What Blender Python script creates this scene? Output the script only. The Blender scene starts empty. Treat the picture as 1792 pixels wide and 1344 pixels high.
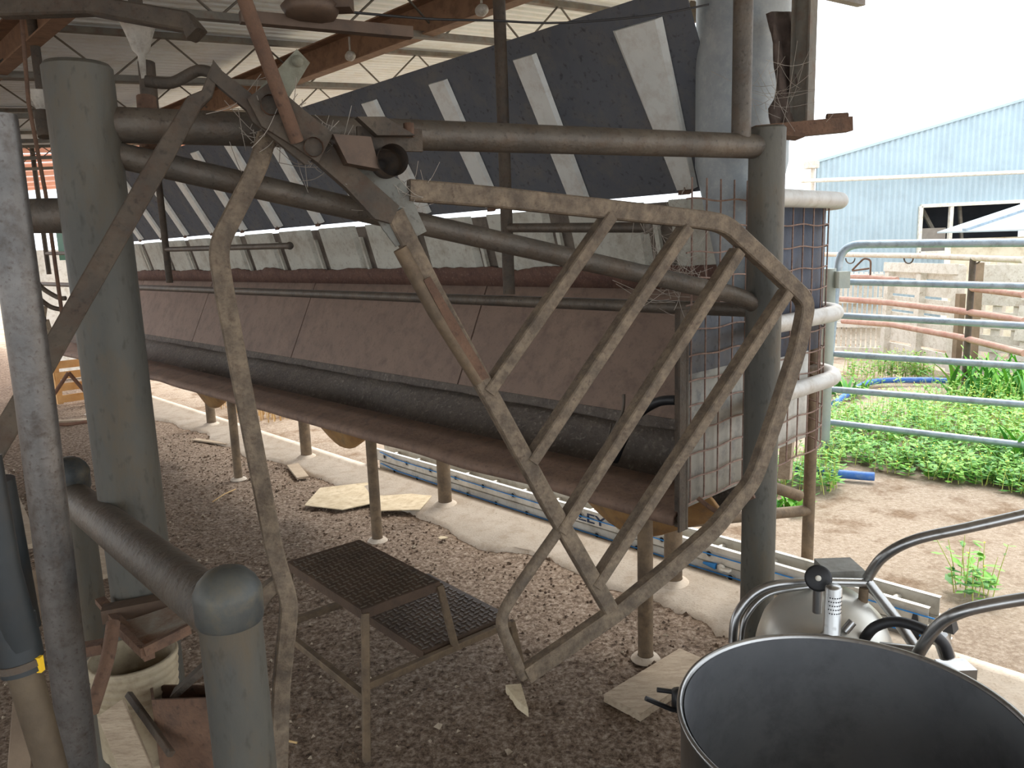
import bpy, bmesh, math, random
from mathutils import Vector as V, Matrix, noise
random.seed(7)
sc = bpy.context.scene
C = sc.collection
# ------------------------------------------------------------ camera
F = 1346.0; EYE = 1.65
_dn = V((264., -7628., -F)); _up = (-_dn).normalized()
_f = V((0, 0, -1)); _Y = (_f - _up * _f.dot(_up)).normalized(); _X = _Y.cross(_up)
M3 = Matrix((_X, _Y, _up))
cam_d = bpy.data.cameras.new('camera'); cam = bpy.data.objects.new('camera', cam_d); C.objects.link(cam)
cam.matrix_world = Matrix.Translation((0, 0, EYE)) @ M3.to_4x4()
cam_d.sensor_width = 36; cam_d.sensor_fit = 'HORIZONTAL'; cam_d.lens = F * 36 / 1792
cam_d.clip_start = .05; cam_d.clip_end = 500
sc.camera = cam
# ------------------------------------------------------------ world, light, exposure
wd = bpy.data.worlds.new('overcast'); sc.world = wd; wd.use_nodes = True
wn = wd.node_tree; bg = wn.nodes['Background']
tc = wn.nodes.new('ShaderNodeTexCoord'); sp = wn.nodes.new('ShaderNodeSeparateXYZ'); cr = wn.nodes.new('ShaderNodeValToRGB')
wn.links.new(tc.outputs['Generated'], sp.inputs[0]); wn.links.new(sp.outputs['Z'], cr.inputs[0]); wn.links.new(cr.outputs[0], bg.inputs[0])
cr.color_ramp.elements[0].color = (.86, .93, 1, 1); cr.color_ramp.elements[1].color = (.93, .96, 1, 1)
bg.inputs[1].default_value = 1.4
sun_d = bpy.data.lights.new('sun', 'SUN'); sun_d.energy = 2.1; sun_d.angle = math.radians(25); sun_d.color = (1, .96, .9)
sun = bpy.data.objects.new('sun', sun_d); C.objects.link(sun); sun.location = (6, 6, 9)
sun.rotation_euler = V((-.55, -.75, -1.3)).to_track_quat('-Z', 'Y').to_euler()
sc.view_settings.view_transform = 'Standard'; sc.view_settings.look = 'None'; sc.view_settings.gamma = 1
sc.view_settings.use_curve_mapping = False; sc.view_settings.exposure = 1.03

# ------------------------------------------------------------ geometry of the place
O = V((0, 0, EYE))
def ray(x, y): return M3 @ V(((x - 896) / F, -(y - 672) / F, -1))
def P(x, y, d): return O + ray(x, y) * d
def G(x, y, z=0.): r = ray(x, y); return O + r * ((z - EYE) / r.z)
U = ray(-399, 484); U.z = 0; U.normalize(); W = V((U.y, -U.x, 0)); Z = V((0, 0, 1))
def S(s, v, z): return U * s + W * v + Z * z          # along the trough, away from the pit, height
def onv(x, y, v): r = ray(x, y); return O + r * (v / r.dot(W))
def ons(x, y, s): r = ray(x, y); return O + r * (s / r.dot(U))
def plane(a, b):                                       # upright plane through two places on plan
    a = V(a); b = V(b); n = (b - a).cross(Z); n.normalize()
    return lambda x, y, off=0.: O + ray(x, y) * (((a - O).dot(n) + off) / ray(x, y).dot(n))

# ------------------------------------------------------------ materials
def lin(c): return tuple(((x / 255) / 12.92 if x / 255 <= .04045 else ((x / 255 + .055) / 1.055) ** 2.4) for x in c) + (1,)
MATS = {}
def mat(name, c1, c2=None, c3=None, scale=6., rough=.8, metal=0., bump=.15, fine=60., spread=.5, spots=None, stretch=(1, 1, 1), emit=None, alpha=None):
    if name in MATS: return MATS[name]
    m = bpy.data.materials.new(name); m.use_nodes = True; n = m.node_tree; N = n.nodes; L = n.links
    b = N['Principled BSDF']; b.inputs['Roughness'].default_value = rough; b.inputs['Metallic'].default_value = metal
    tc = N.new('ShaderNodeTexCoord'); mp = N.new('ShaderNodeMapping'); mp.inputs['Scale'].default_value = stretch
    L.new(tc.outputs['Object'], mp.inputs[0])
    n1 = N.new('ShaderNodeTexNoise'); n1.inputs['Scale'].default_value = scale; n1.inputs['Detail'].default_value = 8; n1.inputs['Roughness'].default_value = .65
    L.new(mp.outputs[0], n1.inputs['Vector'])
    r = N.new('ShaderNodeValToRGB'); e = r.color_ramp.elements
    e[0].position = .5 - spread * .3; e[1].position = .5 + spread * .3
    e[0].color = lin(c1); e[1].color = lin(c2 or c1)
    L.new(n1.outputs[0], r.inputs[0]); col = r.outputs[0]
    n2 = N.new('ShaderNodeTexNoise'); n2.inputs['Scale'].default_value = fine; n2.inputs['Detail'].default_value = 5
    L.new(mp.outputs[0], n2.inputs['Vector'])
    if c3:
        r2 = N.new('ShaderNodeValToRGB'); r2.color_ramp.elements[0].position = .48; r2.color_ramp.elements[1].position = .72; r2.color_ramp.elements[1].color = (.8, .8, .8, 1)
        n3 = N.new('ShaderNodeTexNoise'); n3.inputs['Scale'].default_value = scale * 2.7; n3.inputs['Detail'].default_value = 9; n3.inputs['Roughness'].default_value = .7
        L.new(mp.outputs[0], n3.inputs['Vector']); L.new(n3.outputs[0], r2.inputs[0])
        mx = N.new('ShaderNodeMix'); mx.data_type = 'RGBA'; L.new(r2.outputs[0], mx.inputs[0]); L.new(col, mx.inputs[6]); mx.inputs[7].default_value = lin(c3); col = mx.outputs[2]
    if spots:
        r3 = N.new('ShaderNodeValToRGB'); r3.color_ramp.elements[0].position = .58; r3.color_ramp.elements[1].position = .76; r3.color_ramp.elements[1].color = (.7, .7, .7, 1)
        L.new(n2.outputs[0], r3.inputs[0])
        mx = N.new('ShaderNodeMix'); mx.data_type = 'RGBA'; L.new(r3.outputs[0], mx.inputs[0]); L.new(col, mx.inputs[6]); mx.inputs[7].default_value = lin(spots); col = mx.outputs[2]
    L.new(col, b.inputs['Base Color'])
    if bump:
        bp = N.new('ShaderNodeBump'); bp.inputs['Strength'].default_value = bump; bp.inputs['Distance'].default_value = .01
        L.new(n2.outputs[0], bp.inputs['Height']); L.new(bp.outputs[0], b.inputs['Normal'])
    MATS[name] = m; return m
galv = lambda: mat('dusty_galvanised_pipe', (80, 75, 69), (112, 102, 90), (90, 74, 60), 7, .55, .4, .25, 90, .6, (52, 46, 40))
galvD = lambda: mat('grimy_steel', (66, 60, 54), (98, 86, 72), (82, 62, 48), 9, .75, .2, .35, 80, .6, (44, 37, 31))
pole = lambda: mat('speckled_stainless_pole', (88, 86, 84), (118, 114, 110), (72, 62, 54), 14, .42, .7, .05, 160, .7, (66, 54, 46))
bigpost = lambda: mat('weathered_green_grey_post', (72, 73, 70), (102, 97, 86), (98, 84, 64), 3, .6, .3, .15, 70, .7, (58, 54, 46), (1, 1, .4))
gateM = lambda: mat('dung_flecked_gate_steel', (90, 79, 67), (134, 118, 98), (86, 70, 56), 22, .75, .15, .3, 120, .5, (72, 60, 50))
rust = lambda: mat('rusty_brown_steel', (92, 68, 54), (120, 92, 72), (72, 58, 50), 8, .85, .1, .3, 90, .6, (60, 42, 34))
rustD = lambda: mat('dark_rusty_plate', (84, 68, 56), (106, 86, 70), (66, 56, 50), 5, .55, .35, .12, 60, .6)
brass = lambda: mat('yellow_rust_steel_leg', (98, 84, 68), (130, 110, 86), (84, 70, 56), 9, .7, .3, .2, 80)
stain = lambda: mat('scuffed_stainless', (150, 150, 150), (176, 176, 174), None, 3, .3, .95, .04, 40, .7, (120, 118, 114))
stainD = lambda: mat('dull_stainless_interior', (120, 122, 126), (148, 149, 150), (104, 104, 108), 2.2, .42, .6, .03, 30, .7)
baleM = lambda: mat('dark_slate_sheet', (84, 88, 95), (100, 102, 106), (112, 108, 102), 3, .85, 0, .05, 40, .8, (46, 44, 44))
ribM = lambda: mat('sky_lit_galvanised_rib', (222, 225, 220), (234, 236, 230), (196, 188, 176), 4, .5, .2, .05, 50, .6)  # galvanised ribs, sky reflection painted in as a near-white base colour
lowM = lambda: mat('pale_stained_sheet', (184, 183, 172), (204, 203, 190), (150, 138, 120), 3, .7, .1, .06, 40, .7, (150, 140, 126))
stripeM = lambda: mat('dark_sheet_valley', (96, 88, 80), (122, 112, 100), (76, 64, 56), 6, .85, 0, .1, 50)
redstain = lambda: mat('maroon_dung_stain', (92, 66, 58), (112, 84, 70), (74, 52, 48), 7, .9, 0, .2, 70, .6, (140, 120, 104))
beltM = lambda: mat('brown_rubber_belt', (122, 102, 90), (142, 120, 104), (104, 86, 76), 4, .75, 0, .12, 60, .8, (104, 88, 78), (1, 1, 1))
beltD = lambda: mat('black_rubber_gutter', (84, 76, 70), (108, 98, 88), (68, 62, 58), 9, .85, 0, .8, 45, .7, (150, 140, 130))
ledgeM = lambda: mat('brown_trough_ledge', (114, 92, 78), (138, 112, 94), (92, 74, 64), 5, .8, 0, .25, 50, .7, (70, 58, 50))
bellyM = lambda: mat('ochre_trough_underside', (128, 92, 50), (150, 118, 74), (92, 78, 62), 6, .8, 0, .2, 60)
conc = lambda: mat('pale_worn_concrete', (190, 176, 158), (210, 198, 182), (172, 152, 130), 4, .9, 0, .2, 90, .8, (150, 132, 110))
woodM = lambda: mat('dry_grey_plank', (160, 142, 120), (188, 170, 146), (130, 110, 90), 6, .9, 0, .3, 60, .7, (120, 100, 82), (1, 5, 5))
palW = lambda: mat('silvered_pallet_timber', (198, 192, 180), (218, 212, 202), (172, 160, 142), 5, .9, 0, .2, 50, .8, (140, 124, 104))
alu = lambda: mat('brushed_aluminium', (190, 186, 176), (212, 208, 198), (160, 152, 138), 6, .45, .5, .05, 60)
black = lambda: mat('black_rubber', (26, 26, 28), (40, 40, 42), None, 6, .5, 0, .1, 40)
blackG = lambda: mat('black_glossy_hose', (20, 26, 28), (32, 38, 40), (48, 42, 36), 4, .5, 0, .06, 40)
white = lambda: mat('white_paint', (226, 222, 208), (238, 234, 224), (180, 168, 146), 6, .7, 0, .05, 40)
porc = lambda: mat('grubby_white_porcelain', (150, 144, 134), (196, 190, 178), (104, 90, 76), 9, .6, 0, .15, 60)
blue = lambda: mat('blue_rope', (40, 120, 190), (60, 140, 205), None, 20, .7, 0, .3, 90)
bluepipe = lambda: mat('blue_poly_pipe', (40, 90, 170), (60, 115, 195), (120, 150, 180), 5, .5, 0, .05, 60)
yardG = lambda: mat('bright_galvanised_rail', (140, 156, 172), (170, 182, 190), (112, 118, 122), 6, .45, .5, .08, 60, .7)
yardR = lambda: mat('faded_red_rail', (166, 126, 112), (186, 150, 134), (150, 96, 80), 5, .75, 0, .1, 60)
hoopM = lambda: mat('pale_dusty_pipe', (170, 168, 164), (196, 194, 188), (150, 136, 120), 5, .55, .3, .06, 50, .7)
meshM = lambda: mat('rusty_weldmesh', (120, 98, 88), (150, 126, 112), (98, 66, 52), 20, .8, .2, .1, 60)
shedM = lambda: mat('pale_blue_corrugated_iron', (164, 184, 194), (178, 196, 204), (158, 174, 182), 1.2, .6, .1, 0, 30, .8)
roofM = lambda: mat('white_sheet_underside', (222, 226, 226), (232, 236, 236), (210, 206, 194), 1.5, .6, .05, .03, 40, .8, None, (1, 1, 1))
beamM = lambda: mat('brown_primed_beam', (124, 94, 72), (146, 114, 88), (92, 68, 52), 5, .8, 0, .1, 50)
purM = lambda: mat('dull_grey_purlin', (106, 102, 94), (132, 126, 114), (110, 82, 62), 6, .75, .2, .1, 50)
rodM = lambda: mat('rust_red_rod', (104, 74, 60), (124, 92, 72), None, 8, .85, 0, .2, 60)
dirtY = lambda: mat('card_and_scrap', (190, 172, 140), (214, 198, 168), (160, 138, 108), 8, .9, 0, .1, 60)
hay = lambda: mat('dry_straw', (186, 150, 100), (212, 180, 128), None, 12, .9, 0, .1, 60)
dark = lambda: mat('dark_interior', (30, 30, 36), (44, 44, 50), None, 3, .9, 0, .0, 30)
tank = lambda: mat('galvanised_spangle_drum', (134, 142, 146), (158, 164, 166), (170, 174, 174), 9, .5, .45, .05, 60, .7)
greenM = lambda: mat('dark_green_paint', (20, 84, 60), (34, 100, 72), None, 3, .6, 0, .05, 30)
red = lambda: mat('red_oxide_roof', (206, 140, 118), (222, 164, 142), None, 3, .8, 0, .05, 30)
orange = lambda: mat('orange_twine', (226, 92, 56), (236, 120, 84), None, 30, .8, 0, .2, 60)
web = lambda: mat('dusty_cobweb', (150, 142, 132), (176, 168, 156), None, 9, .95, 0, .1, 60)
def leafmat(name, a, b):
    if name in MATS: return MATS[name]
    m = mat(name, a, b, None, 3, .6, 0, .05, 30); bs = m.node_tree.nodes['Principled BSDF']
    bs.inputs['Transmission Weight'].default_value = 0.; bs.inputs['Subsurface Weight'].default_value = .0
    return m
leafA = lambda: leafmat('bright_green_leaf', (96, 168, 52), (150, 206, 84))
leafB = lambda: leafmat('yellow_green_stem', (176, 190, 92), (206, 214, 120))
leafC = lambda: leafmat('deep_green_leaf', (62, 128, 48), (96, 160, 70))
flowerM = lambda: mat('yellow_flower', (232, 214, 60), (240, 226, 90), None, 9, .7, 0, 0, 30)

# ------------------------------------------------------------ mesh builder
def frame_of(d, up=Z):
    d = d.normalized()
    if abs(d.dot(up)) > .98: up = V((1, 0, 0)) if abs(d.x) < .9 else V((0, 1, 0))
    a = d.cross(up).normalized(); return a, a.cross(d).normalized()
class MB:
    def __init__(s): s.v = []; s.f = []; s.m = []; s.s = []
    def add(s, vs, fs, mi=0, sm=False):
        b = len(s.v); s.v += [V(q) for q in vs]
        for f in fs: s.f.append([b + i for i in f]); s.m.append(mi); s.s.append(sm)
        return s
    def hexa(s, p, mi=0):   # 8 corners: bottom 4, top 4
        return s.add(p, [(0, 3, 2, 1), (4, 5, 6, 7), (0, 1, 5, 4), (1, 2, 6, 5), (2, 3, 7, 6), (3, 0, 4, 7)], mi)
    def box(s, c, a, b, d, mi=0):   # half-vectors
        c, a, b, d = V(c), V(a), V(b), V(d)
        return s.hexa([c - a - b - d, c + a - b - d, c + a + b - d, c - a + b - d, c - a - b + d, c + a - b + d, c + a + b + d, c - a + b + d], mi)
    def bar(s, p0, p1, w, h, up=Z, mi=0):
        p0, p1 = V(p0), V(p1); a, b = frame_of(p1 - p0, up); 
        return s.box((p0 + p1) / 2, (p1 - p0) / 2, a * w / 2, b * h / 2, mi)
    def tube(s, pts, r, n=16, mi=0, cap=True, square=False, up=Z, h=None, sm=True):
        pts = [V(p) for p in pts]; k = len(pts); rs = r if isinstance(r, (list, tuple)) else [r] * k
        rings = []; ref = None
        for i in range(k):
            d = (pts[min(i + 1, k - 1)] - pts[max(i - 1, 0)]).normalized()
            if square or ref is None: a, b = frame_of(d, up)
            else:
                a = (ref - d * ref.dot(d)).normalized(); b = a.cross(d)
                b = d.cross(a) * -1
            ref = a
            if square:
                sc_ = 1.
                if 0 < i < k - 1:
                    c = (pts[i + 1] - pts[i]).normalized().dot((pts[i] - pts[i - 1]).normalized()); sc_ = 1 / max(.6, math.sqrt((1 + c) / 2))
                hh = (h or rs[i] * 2) / 2
                inpl = sc_
                e = min(rs[i], hh) * .22
                cs = []
                for sx, sy in ((1, 1), (-1, 1), (-1, -1), (1, -1)):
                    q = [(sx * (rs[i] - e), sy * hh), (sx * rs[i], sy * (hh - e))]
                    if sx * sy > 0: q = q[::-1]
                    cs += q
                ring = [pts[i] + a * x + b * y * inpl for x, y in cs]
            else: ring = [pts[i] + a * math.cos(t) * rs[i] + b * math.sin(t) * rs[i] for t in [2 * math.pi * j / n for j in range(n)]]
            rings.append(ring)
        m = len(rings[0]); vs = [q for R in rings for q in R]; fs = []
        for i in range(k - 1):
            for j in range(m): fs.append((i * m + j, i * m + (j + 1) % m, (i + 1) * m + (j + 1) % m, (i + 1) * m + j))
        s.add(vs, fs, mi, sm and not square)
        if cap: s.add(rings[0], [tuple(range(m))[::-1]], mi); s.add(rings[-1], [tuple(range(m))], mi)
        return s
    def lathe(s, c, prof, ax=Z, n=48, mi=0, sm=True):   # prof: (r, h)
        c = V(c); ax = V(ax).normalized(); a, b = frame_of(ax, V((0, 1, 0)) if abs(ax.z) > .9 else Z); vs = []; fs = []
        for r, h in prof:
            for j in range(n): t = 2 * math.pi * j / n; vs.append(c + ax * h + (a * math.cos(t) + b * math.sin(t)) * max(r, 1e-4))
        for i in range(len(prof) - 1):
            for j in range(n): fs.append((i * n + j, i * n + (j + 1) % n, (i + 1) * n + (j + 1) % n, (i + 1) * n + j))
        return s.add(vs, fs, mi, sm)
    def prism(s, poly, th, mi=0):
        poly = [V(p) for p in poly]; th = V(th); n = len(poly)
        vs = poly + [p + th for p in poly]
        return s.add(vs, [tuple(range(n))[::-1], tuple(range(n, 2 * n))] + [(i, (i + 1) % n, n + (i + 1) % n, n + i) for i in range(n)], mi)
    def grid(s, rows, mi=0, sm=True, mfun=None):
        m = len(rows[0]); b = len(s.v); s.v += [V(q) for R in rows for q in R]
        for i in range(len(rows) - 1):
            for j in range(m - 1):
                s.f.append([b + i * m + j, b + i * m + j + 1, b + (i + 1) * m + j + 1, b + (i + 1) * m + j]); s.m.append(mfun(i, j) if mfun else mi); s.s.append(sm)
        return s
    def build(s, name, mats, parent=None, fixn=True):
        if not isinstance(mats, (list, tuple)): mats = [mats]
        o0 = V((0, 0, 0))
        if parent is not None: o0 = WORLD[parent.name]
        else:
            o0 = sum(s.v, V((0, 0, 0))) / len(s.v); o0.z = min(q.z for q in s.v)
        me = bpy.data.meshes.new(name); me.from_pydata([q - o0 for q in s.v], [], s.f)
        for m in mats: me.materials.append(m)
        me.polygons.foreach_set('material_index', s.m); me.polygons.foreach_set('use_smooth', s.s)
        if fixn:
            bm = bmesh.new(); bm.from_mesh(me); bmesh.ops.recalc_face_normals(bm, faces=bm.faces); bm.to_mesh(me); bm.free()
        me.update()
        o = bpy.data.objects.new(name, me); C.objects.link(o)
        if parent is not None: o.parent = parent; WORLD[o.name] = o0
        else: o.location = o0; WORLD[o.name] = o0.copy()
        return o
WORLD = {}
def thing(name, label, cat, loc, group=None):
    o = bpy.data.objects.new(name, None); C.objects.link(o); o.location = loc; WORLD[o.name] = V(loc); o.empty_display_size = .1
    o['label'] = label; o['category'] = cat
    if group: o['group'] = group
    return o
def tag(o, label, cat, group=None):
    o['label'] = label; o['category'] = cat
    if group: o['group'] = group
    return o
def struct(o): o['kind'] = 'structure'; return o
def stuff(o, label=None, cat=None):
    o['kind'] = 'stuff'
    if label: o['label'] = label; o['category'] = cat
    return o
def smooth(pts, k=6):
    pts = [V(p) for p in pts]; out = []
    for i in range(len(pts) - 1):
        a = pts[max(i - 1, 0)]; b = pts[i]; c = pts[i + 1]; d = pts[min(i + 2, len(pts) - 1)]
        for j in range(k):
            t = j / k; out.append(.5 * ((2 * b) + (c - a) * t + (2 * a - 5 * b + 4 * c - d) * t * t + (3 * b - a - 3 * c + d) * t ** 3))
    return out + [pts[-1]]
def rounded(pts, r, k=5):
    pts = [V(p) for p in pts]; out = [pts[0]]
    for i in range(1, len(pts) - 1):
        a, b, c = pts[i - 1], pts[i], pts[i + 1]; d0 = (a - b); d1 = (c - b); q = min(r, d0.length * .45, d1.length * .45)
        p0 = b + d0.normalized() * q; p1 = b + d1.normalized() * q
        for j in range(k + 1): t = j / k; out.append(p0 * (1 - t) ** 2 + b * 2 * t * (1 - t) + p1 * t * t)
    return out + [pts[-1]]
def label_curve_text(txt, size, loc, xdir, ydir, m, parent, name='lettering', th=.0008, wide=1.):
    cu = bpy.data.curves.new(name, 'FONT'); cu.body = txt; cu.size = size; cu.extrude = th; cu.offset = size * .012
    t = bpy.data.objects.new(name, cu); C.objects.link(t)
    bpy.context.view_layer.update(); dg = bpy.context.evaluated_depsgraph_get()
    me = bpy.data.meshes.new_from_object(t.evaluated_get(dg)); bpy.data.objects.remove(t)
    x = V(xdir).normalized(); y = V(ydir); y = (y - x * y.dot(x)).normalized(); z = x.cross(y)
    R = Matrix((x, y, z)).transposed().to_4x4()
    me.transform(Matrix.Translation(V(loc) - WORLD[parent.name]) @ R @ Matrix.Diagonal((wide, 1, 1, 1)))
    me.materials.clear(); me.materials.append(m)
    o = bpy.data.objects.new(name, me); C.objects.link(o); o.parent = parent; return o

# ============================================================ GROUND
def ground_material():
    m = bpy.data.materials.new('trampled_manure_and_dust'); m.use_nodes = True; n = m.node_tree; N = n.nodes; L = n.links
    b = N['Principled BSDF']; b.inputs['Roughness'].default_value = .95; b.inputs['Specular IOR Level'].default_value = .15
    tc = N.new('ShaderNodeTexCoord')
    def ns(s, d=8, r=.65): q = N.new('ShaderNodeTexNoise'); q.inputs['Scale'].default_value = s; q.inputs['Detail'].default_value = d; q.inputs['Roughness'].default_value = r; L.new(tc.outputs['Object'], q.inputs['Vector']); return q
    def ramp(src, stops):
        r = N.new('ShaderNodeValToRGB'); L.new(src, r.inputs[0]); e = r.color_ramp.elements
        e[0].position, e[0].color = stops[0]; e[1].position, e[1].color = stops[-1]
        for p_, c_ in stops[1:-1]: q = e.new(p_); q.color = c_
        return r.outputs[0]
    def mix(f, a, c):
        q = N.new('ShaderNodeMix'); q.data_type = 'RGBA'
        for k, x in ((0, f), (6, a), (7, c)):
            if hasattr(x, 'links'): L.new(x, q.inputs[k])
            else: q.inputs[k].default_value = x
        return q.outputs[2]
    a = ns(46, 12, .78); a2 = ns(2.2, 5)
    dung = ramp(a.outputs[0], [(.36, lin((72, 58, 48))), (.49, lin((140, 120, 102))), (.6, lin((184, 166, 148))), (.72, lin((214, 200, 182)))])
    dry = ramp(a.outputs[0], [(.3, lin((158, 138, 118))), (.5, lin((188, 170, 150))), (.7, lin((216, 202, 186)))])
    # the yard beyond the plinth is dry pale dust: split by the distance from the pit, edge broken by noise
    vm = N.new('ShaderNodeVectorMath'); vm.operation = 'DOT_PRODUCT'; L.new(tc.outputs['Object'], vm.inputs[0]); vm.inputs[1].default_value = W
    ad = N.new('ShaderNodeMath'); ad.operation = 'MULTIPLY_ADD'; L.new(a2.outputs[0], ad.inputs[0]); ad.inputs[1].default_value = 1.6; L.new(vm.outputs['Value'], ad.inputs[2])
    fac = ramp(ad.outputs[0], [(.0, (0, 0, 0, 1)), (1., (1, 1, 1, 1))])
    mr = N.new('ShaderNodeMapRange'); L.new(ad.outputs[0], mr.inputs[0]); mr.inputs[1].default_value = 3.5; mr.inputs[2].default_value = 4.3
    patches = ramp(a2.outputs[0], [(.5, (0, 0, 0, 1)), (.62, (.8, .8, .8, 1))])
    yard = mix(patches, dry, ramp(a.outputs[0], [(.35, lin((112, 88, 66))), (.65, lin((158, 132, 106)))]))
    # grass tint by noise far away
    col = mix(mr.outputs[0], dung, yard)
    L.new(col, b.inputs['Base Color'])
    bp = N.new('ShaderNodeBump'); bp.inputs['Strength'].default_value = .9; bp.inputs['Distance'].default_value = .02
    L.new(a.outputs[0], bp.inputs['Height']); L.new(bp.outputs[0], b.inputs['Normal'])
    return m
GM = ground_material()
def gh(x, y):
    p = V((x, y, 0)); v = p.dot(W)
    k = 1. if v < 2.75 else max(.25, 1 - (v - 2.75) * 2.5)
    return (noise.noise(p * 14) * .010 + noise.noise(p * 38) * .007 + noise.noise(p * 3) * .008) * k - .006
mb = MB(); x0, x1, y0, y1 = -5.5, 3.2, .6, 9.
nx, ny = 330, 320
rows = [[V((x0 + (x1 - x0) * i / nx, y0 + (y1 - y0) * j / ny, 0)) for i in range(nx + 1)] for j in range(ny + 1)]
for R in rows:
    for q in R: q.z = gh(q.x, q.y)
mb.grid(rows)
fl = struct(mb.build('floor', GM, fixn=False)); fl.data.transform(Matrix.Translation(fl.location)); fl.location = (0, 0, 0)
mb = MB()
mb.grid([[V((x, y, -.03)) for x in (-60, -5.4, 3.1, 60)] for y in (-8, .7, 8.9, 120)])
far = mb.build('floor', GM, fixn=False); far.data.transform(Matrix.Translation(far.location)); far.location = (0, 0, 0); struct(far)
# remove the middle of the outer ground
bm = bmesh.new(); bm.from_mesh(far.data); bm.faces.ensure_lookup_table()
bmesh.ops.delete(bm, geom=[f for f in bm.faces if -5 < f.calc_center_median().x < 3 and 1 < f.calc_center_median().y < 8.5], context='FACES'); bm.to_mesh(far.data); bm.free()
# concrete plinth under the trough with a raised kerb
mb = MB(); rows = []
for i in range(90):
    s = .2 + i * .12; e = 2.72 + noise.noise(V((s * 1.7, 3, 0))) * .16 + noise.noise(V((s * 6, 9, 0))) * .05
    rows.append([S(s, e, -.03), S(s, e + .03, .022), S(s, 3.02, .035), S(s, 3.035, .055), S(s, 3.10, .055), S(s, 3.12, -.03)])
mb.grid(rows); struct(mb.build('trim_1', conc()))
# clods of dry dung strewn on the floor
mb = MB()
for i in range(9500):
    s = random.uniform(.2, 7.5); v = random.uniform(-.6, 2.85); p = S(s, v, 0)
    if p.y < 1.2 or p.x < -5.3 or p.x > 3: continue
    r = random.uniform(.004, .011) * (1.7 if random.random() < .08 else 1); p.z = gh(p.x, p.y) + r * .25
    vs = [p + V((random.uniform(-1, 1), random.uniform(-1, 1), 0)) * r for _ in range(1)]
    q = [V((1, 0, 0)), V((-.5, .87, 0)), V((-.5, -.87, 0)), V((0, 0, .8)), V((0, 0, -.5))]
    a = random.random() * 6.28; ca, sa = math.cos(a), math.sin(a)
    q = [V((t.x * ca - t.y * sa, t.x * sa + t.y * ca, t.z)) * r * random.uniform(.7, 1.3) + p for t in q]
    mb.add(q, [(0, 1, 3), (1, 2, 3), (2, 0, 3), (1, 0, 4), (2, 1, 4), (0, 2, 4)], 0 if random.random() < .8 else 1)
stuff(mb.build('dung_clod', [mat('dried_dung', (76, 60, 46), (112, 90, 70), None, 20), mat('pale_chaff', (150, 134, 114), (172, 156, 134), None, 20)]), 'dry crumbled dung and chaff covering the shed floor', 'dung')

# ============================================================ ROOF
def rz(v): return 2.78 + .085 * v
mb = MB(); pitch = .09
v0, v1 = -4.2, 4.55; s0, s1 = -2.2, 10.25
n = int((s1 - s0) / pitch); rows = []
for i in range(n + 1):
    s = s0 + i * pitch
    for ds, dz in ((0, 0), (.035, 0), (.05, .022), (.075, .022)):
        rows.append([S(s + ds, v0, rz(v0) + dz), S(s + ds, v1, rz(v1) + dz)])
mb.grid(rows, sm=False)
roof = struct(mb.build('ceiling', roofM(), fixn=False))
sol = roof.modifiers.new('thickness', 'SOLIDIFY'); sol.thickness = .012; sol.offset = 1
# main beams run with the trough (C section)
def onz_beam(x, y, dz=.0):   # roof-plane hit
    r = ray(x, y); t = (rz(0) + dz - EYE) / (r.z - .085 * r.dot(W)); return O + r * t
def cbeam(v, s_a, s_b, drop=.02, h=.2, w=.07, nm='trim_2', m=None):
    mb = MB(); z = rz(v) - drop
    mb.bar(S(s_a, v, z - h / 2), S(s_b, v, z - h / 2), .008, h)
    mb.bar(S(s_a, v - w / 2, z - .004), S(s_b, v - w / 2, z - .004), w, .008); mb.bar(S(s_a, v - w / 2, z - h), S(s_b, v - w / 2, z - h), w, .008)
    return struct(mb.build(nm, m or beamM()))
k = 2
for v, drop in ((2.62, .10), (1.0, .10), (-.6, .10)):
    cbeam(v, -2, 10.2, drop, .17, .07, 'trim_%d' % k); k += 1
# eave fascia
mb = MB(); mb.bar(S(-2.2, v1, rz(v1) - .05), S(10.2, v1, rz(v1) - .05), .03, .14); struct(mb.build('trim_%d' % k, purM())); k += 1
# open-web purlins across
for s in (.2, 1.9, 3.3, 4.7, 6.1, 7.5, 8.9, 10.1):
    mb = MB(); top = .03; hh = .24
    for d, w_, h_ in ((top, .045, .03), (top + hh, .045, .03)):
        mb.bar(S(s, v0, rz(v0) - d), S(s, v1 - .05, rz(v1) - d), w_, h_)
    v = v0; up_ = True; pts = []
    while v < v1 - .1: pts.append(S(s, v, rz(v) - (top if up_ else top + hh))); v += .3; up_ = not up_
    mb.tube(pts, .007, 6)
    struct(mb.build('trim_%d' % k, purM())); k += 1
# end rooms beyond: red-oxide roof with daylight gaps
mb = MB()
for i in range(7):
    s = 10.9 + i * 1.25; mb.prism([S(s, -2, rz(-2) + .08), S(s + .95, -2, rz(-2) + .08), S(s + .95, 5, rz(5) + .08), S(s, 5, rz(5) + .08)], Z * .02)
struct(mb.build('ceiling', red()))

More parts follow.
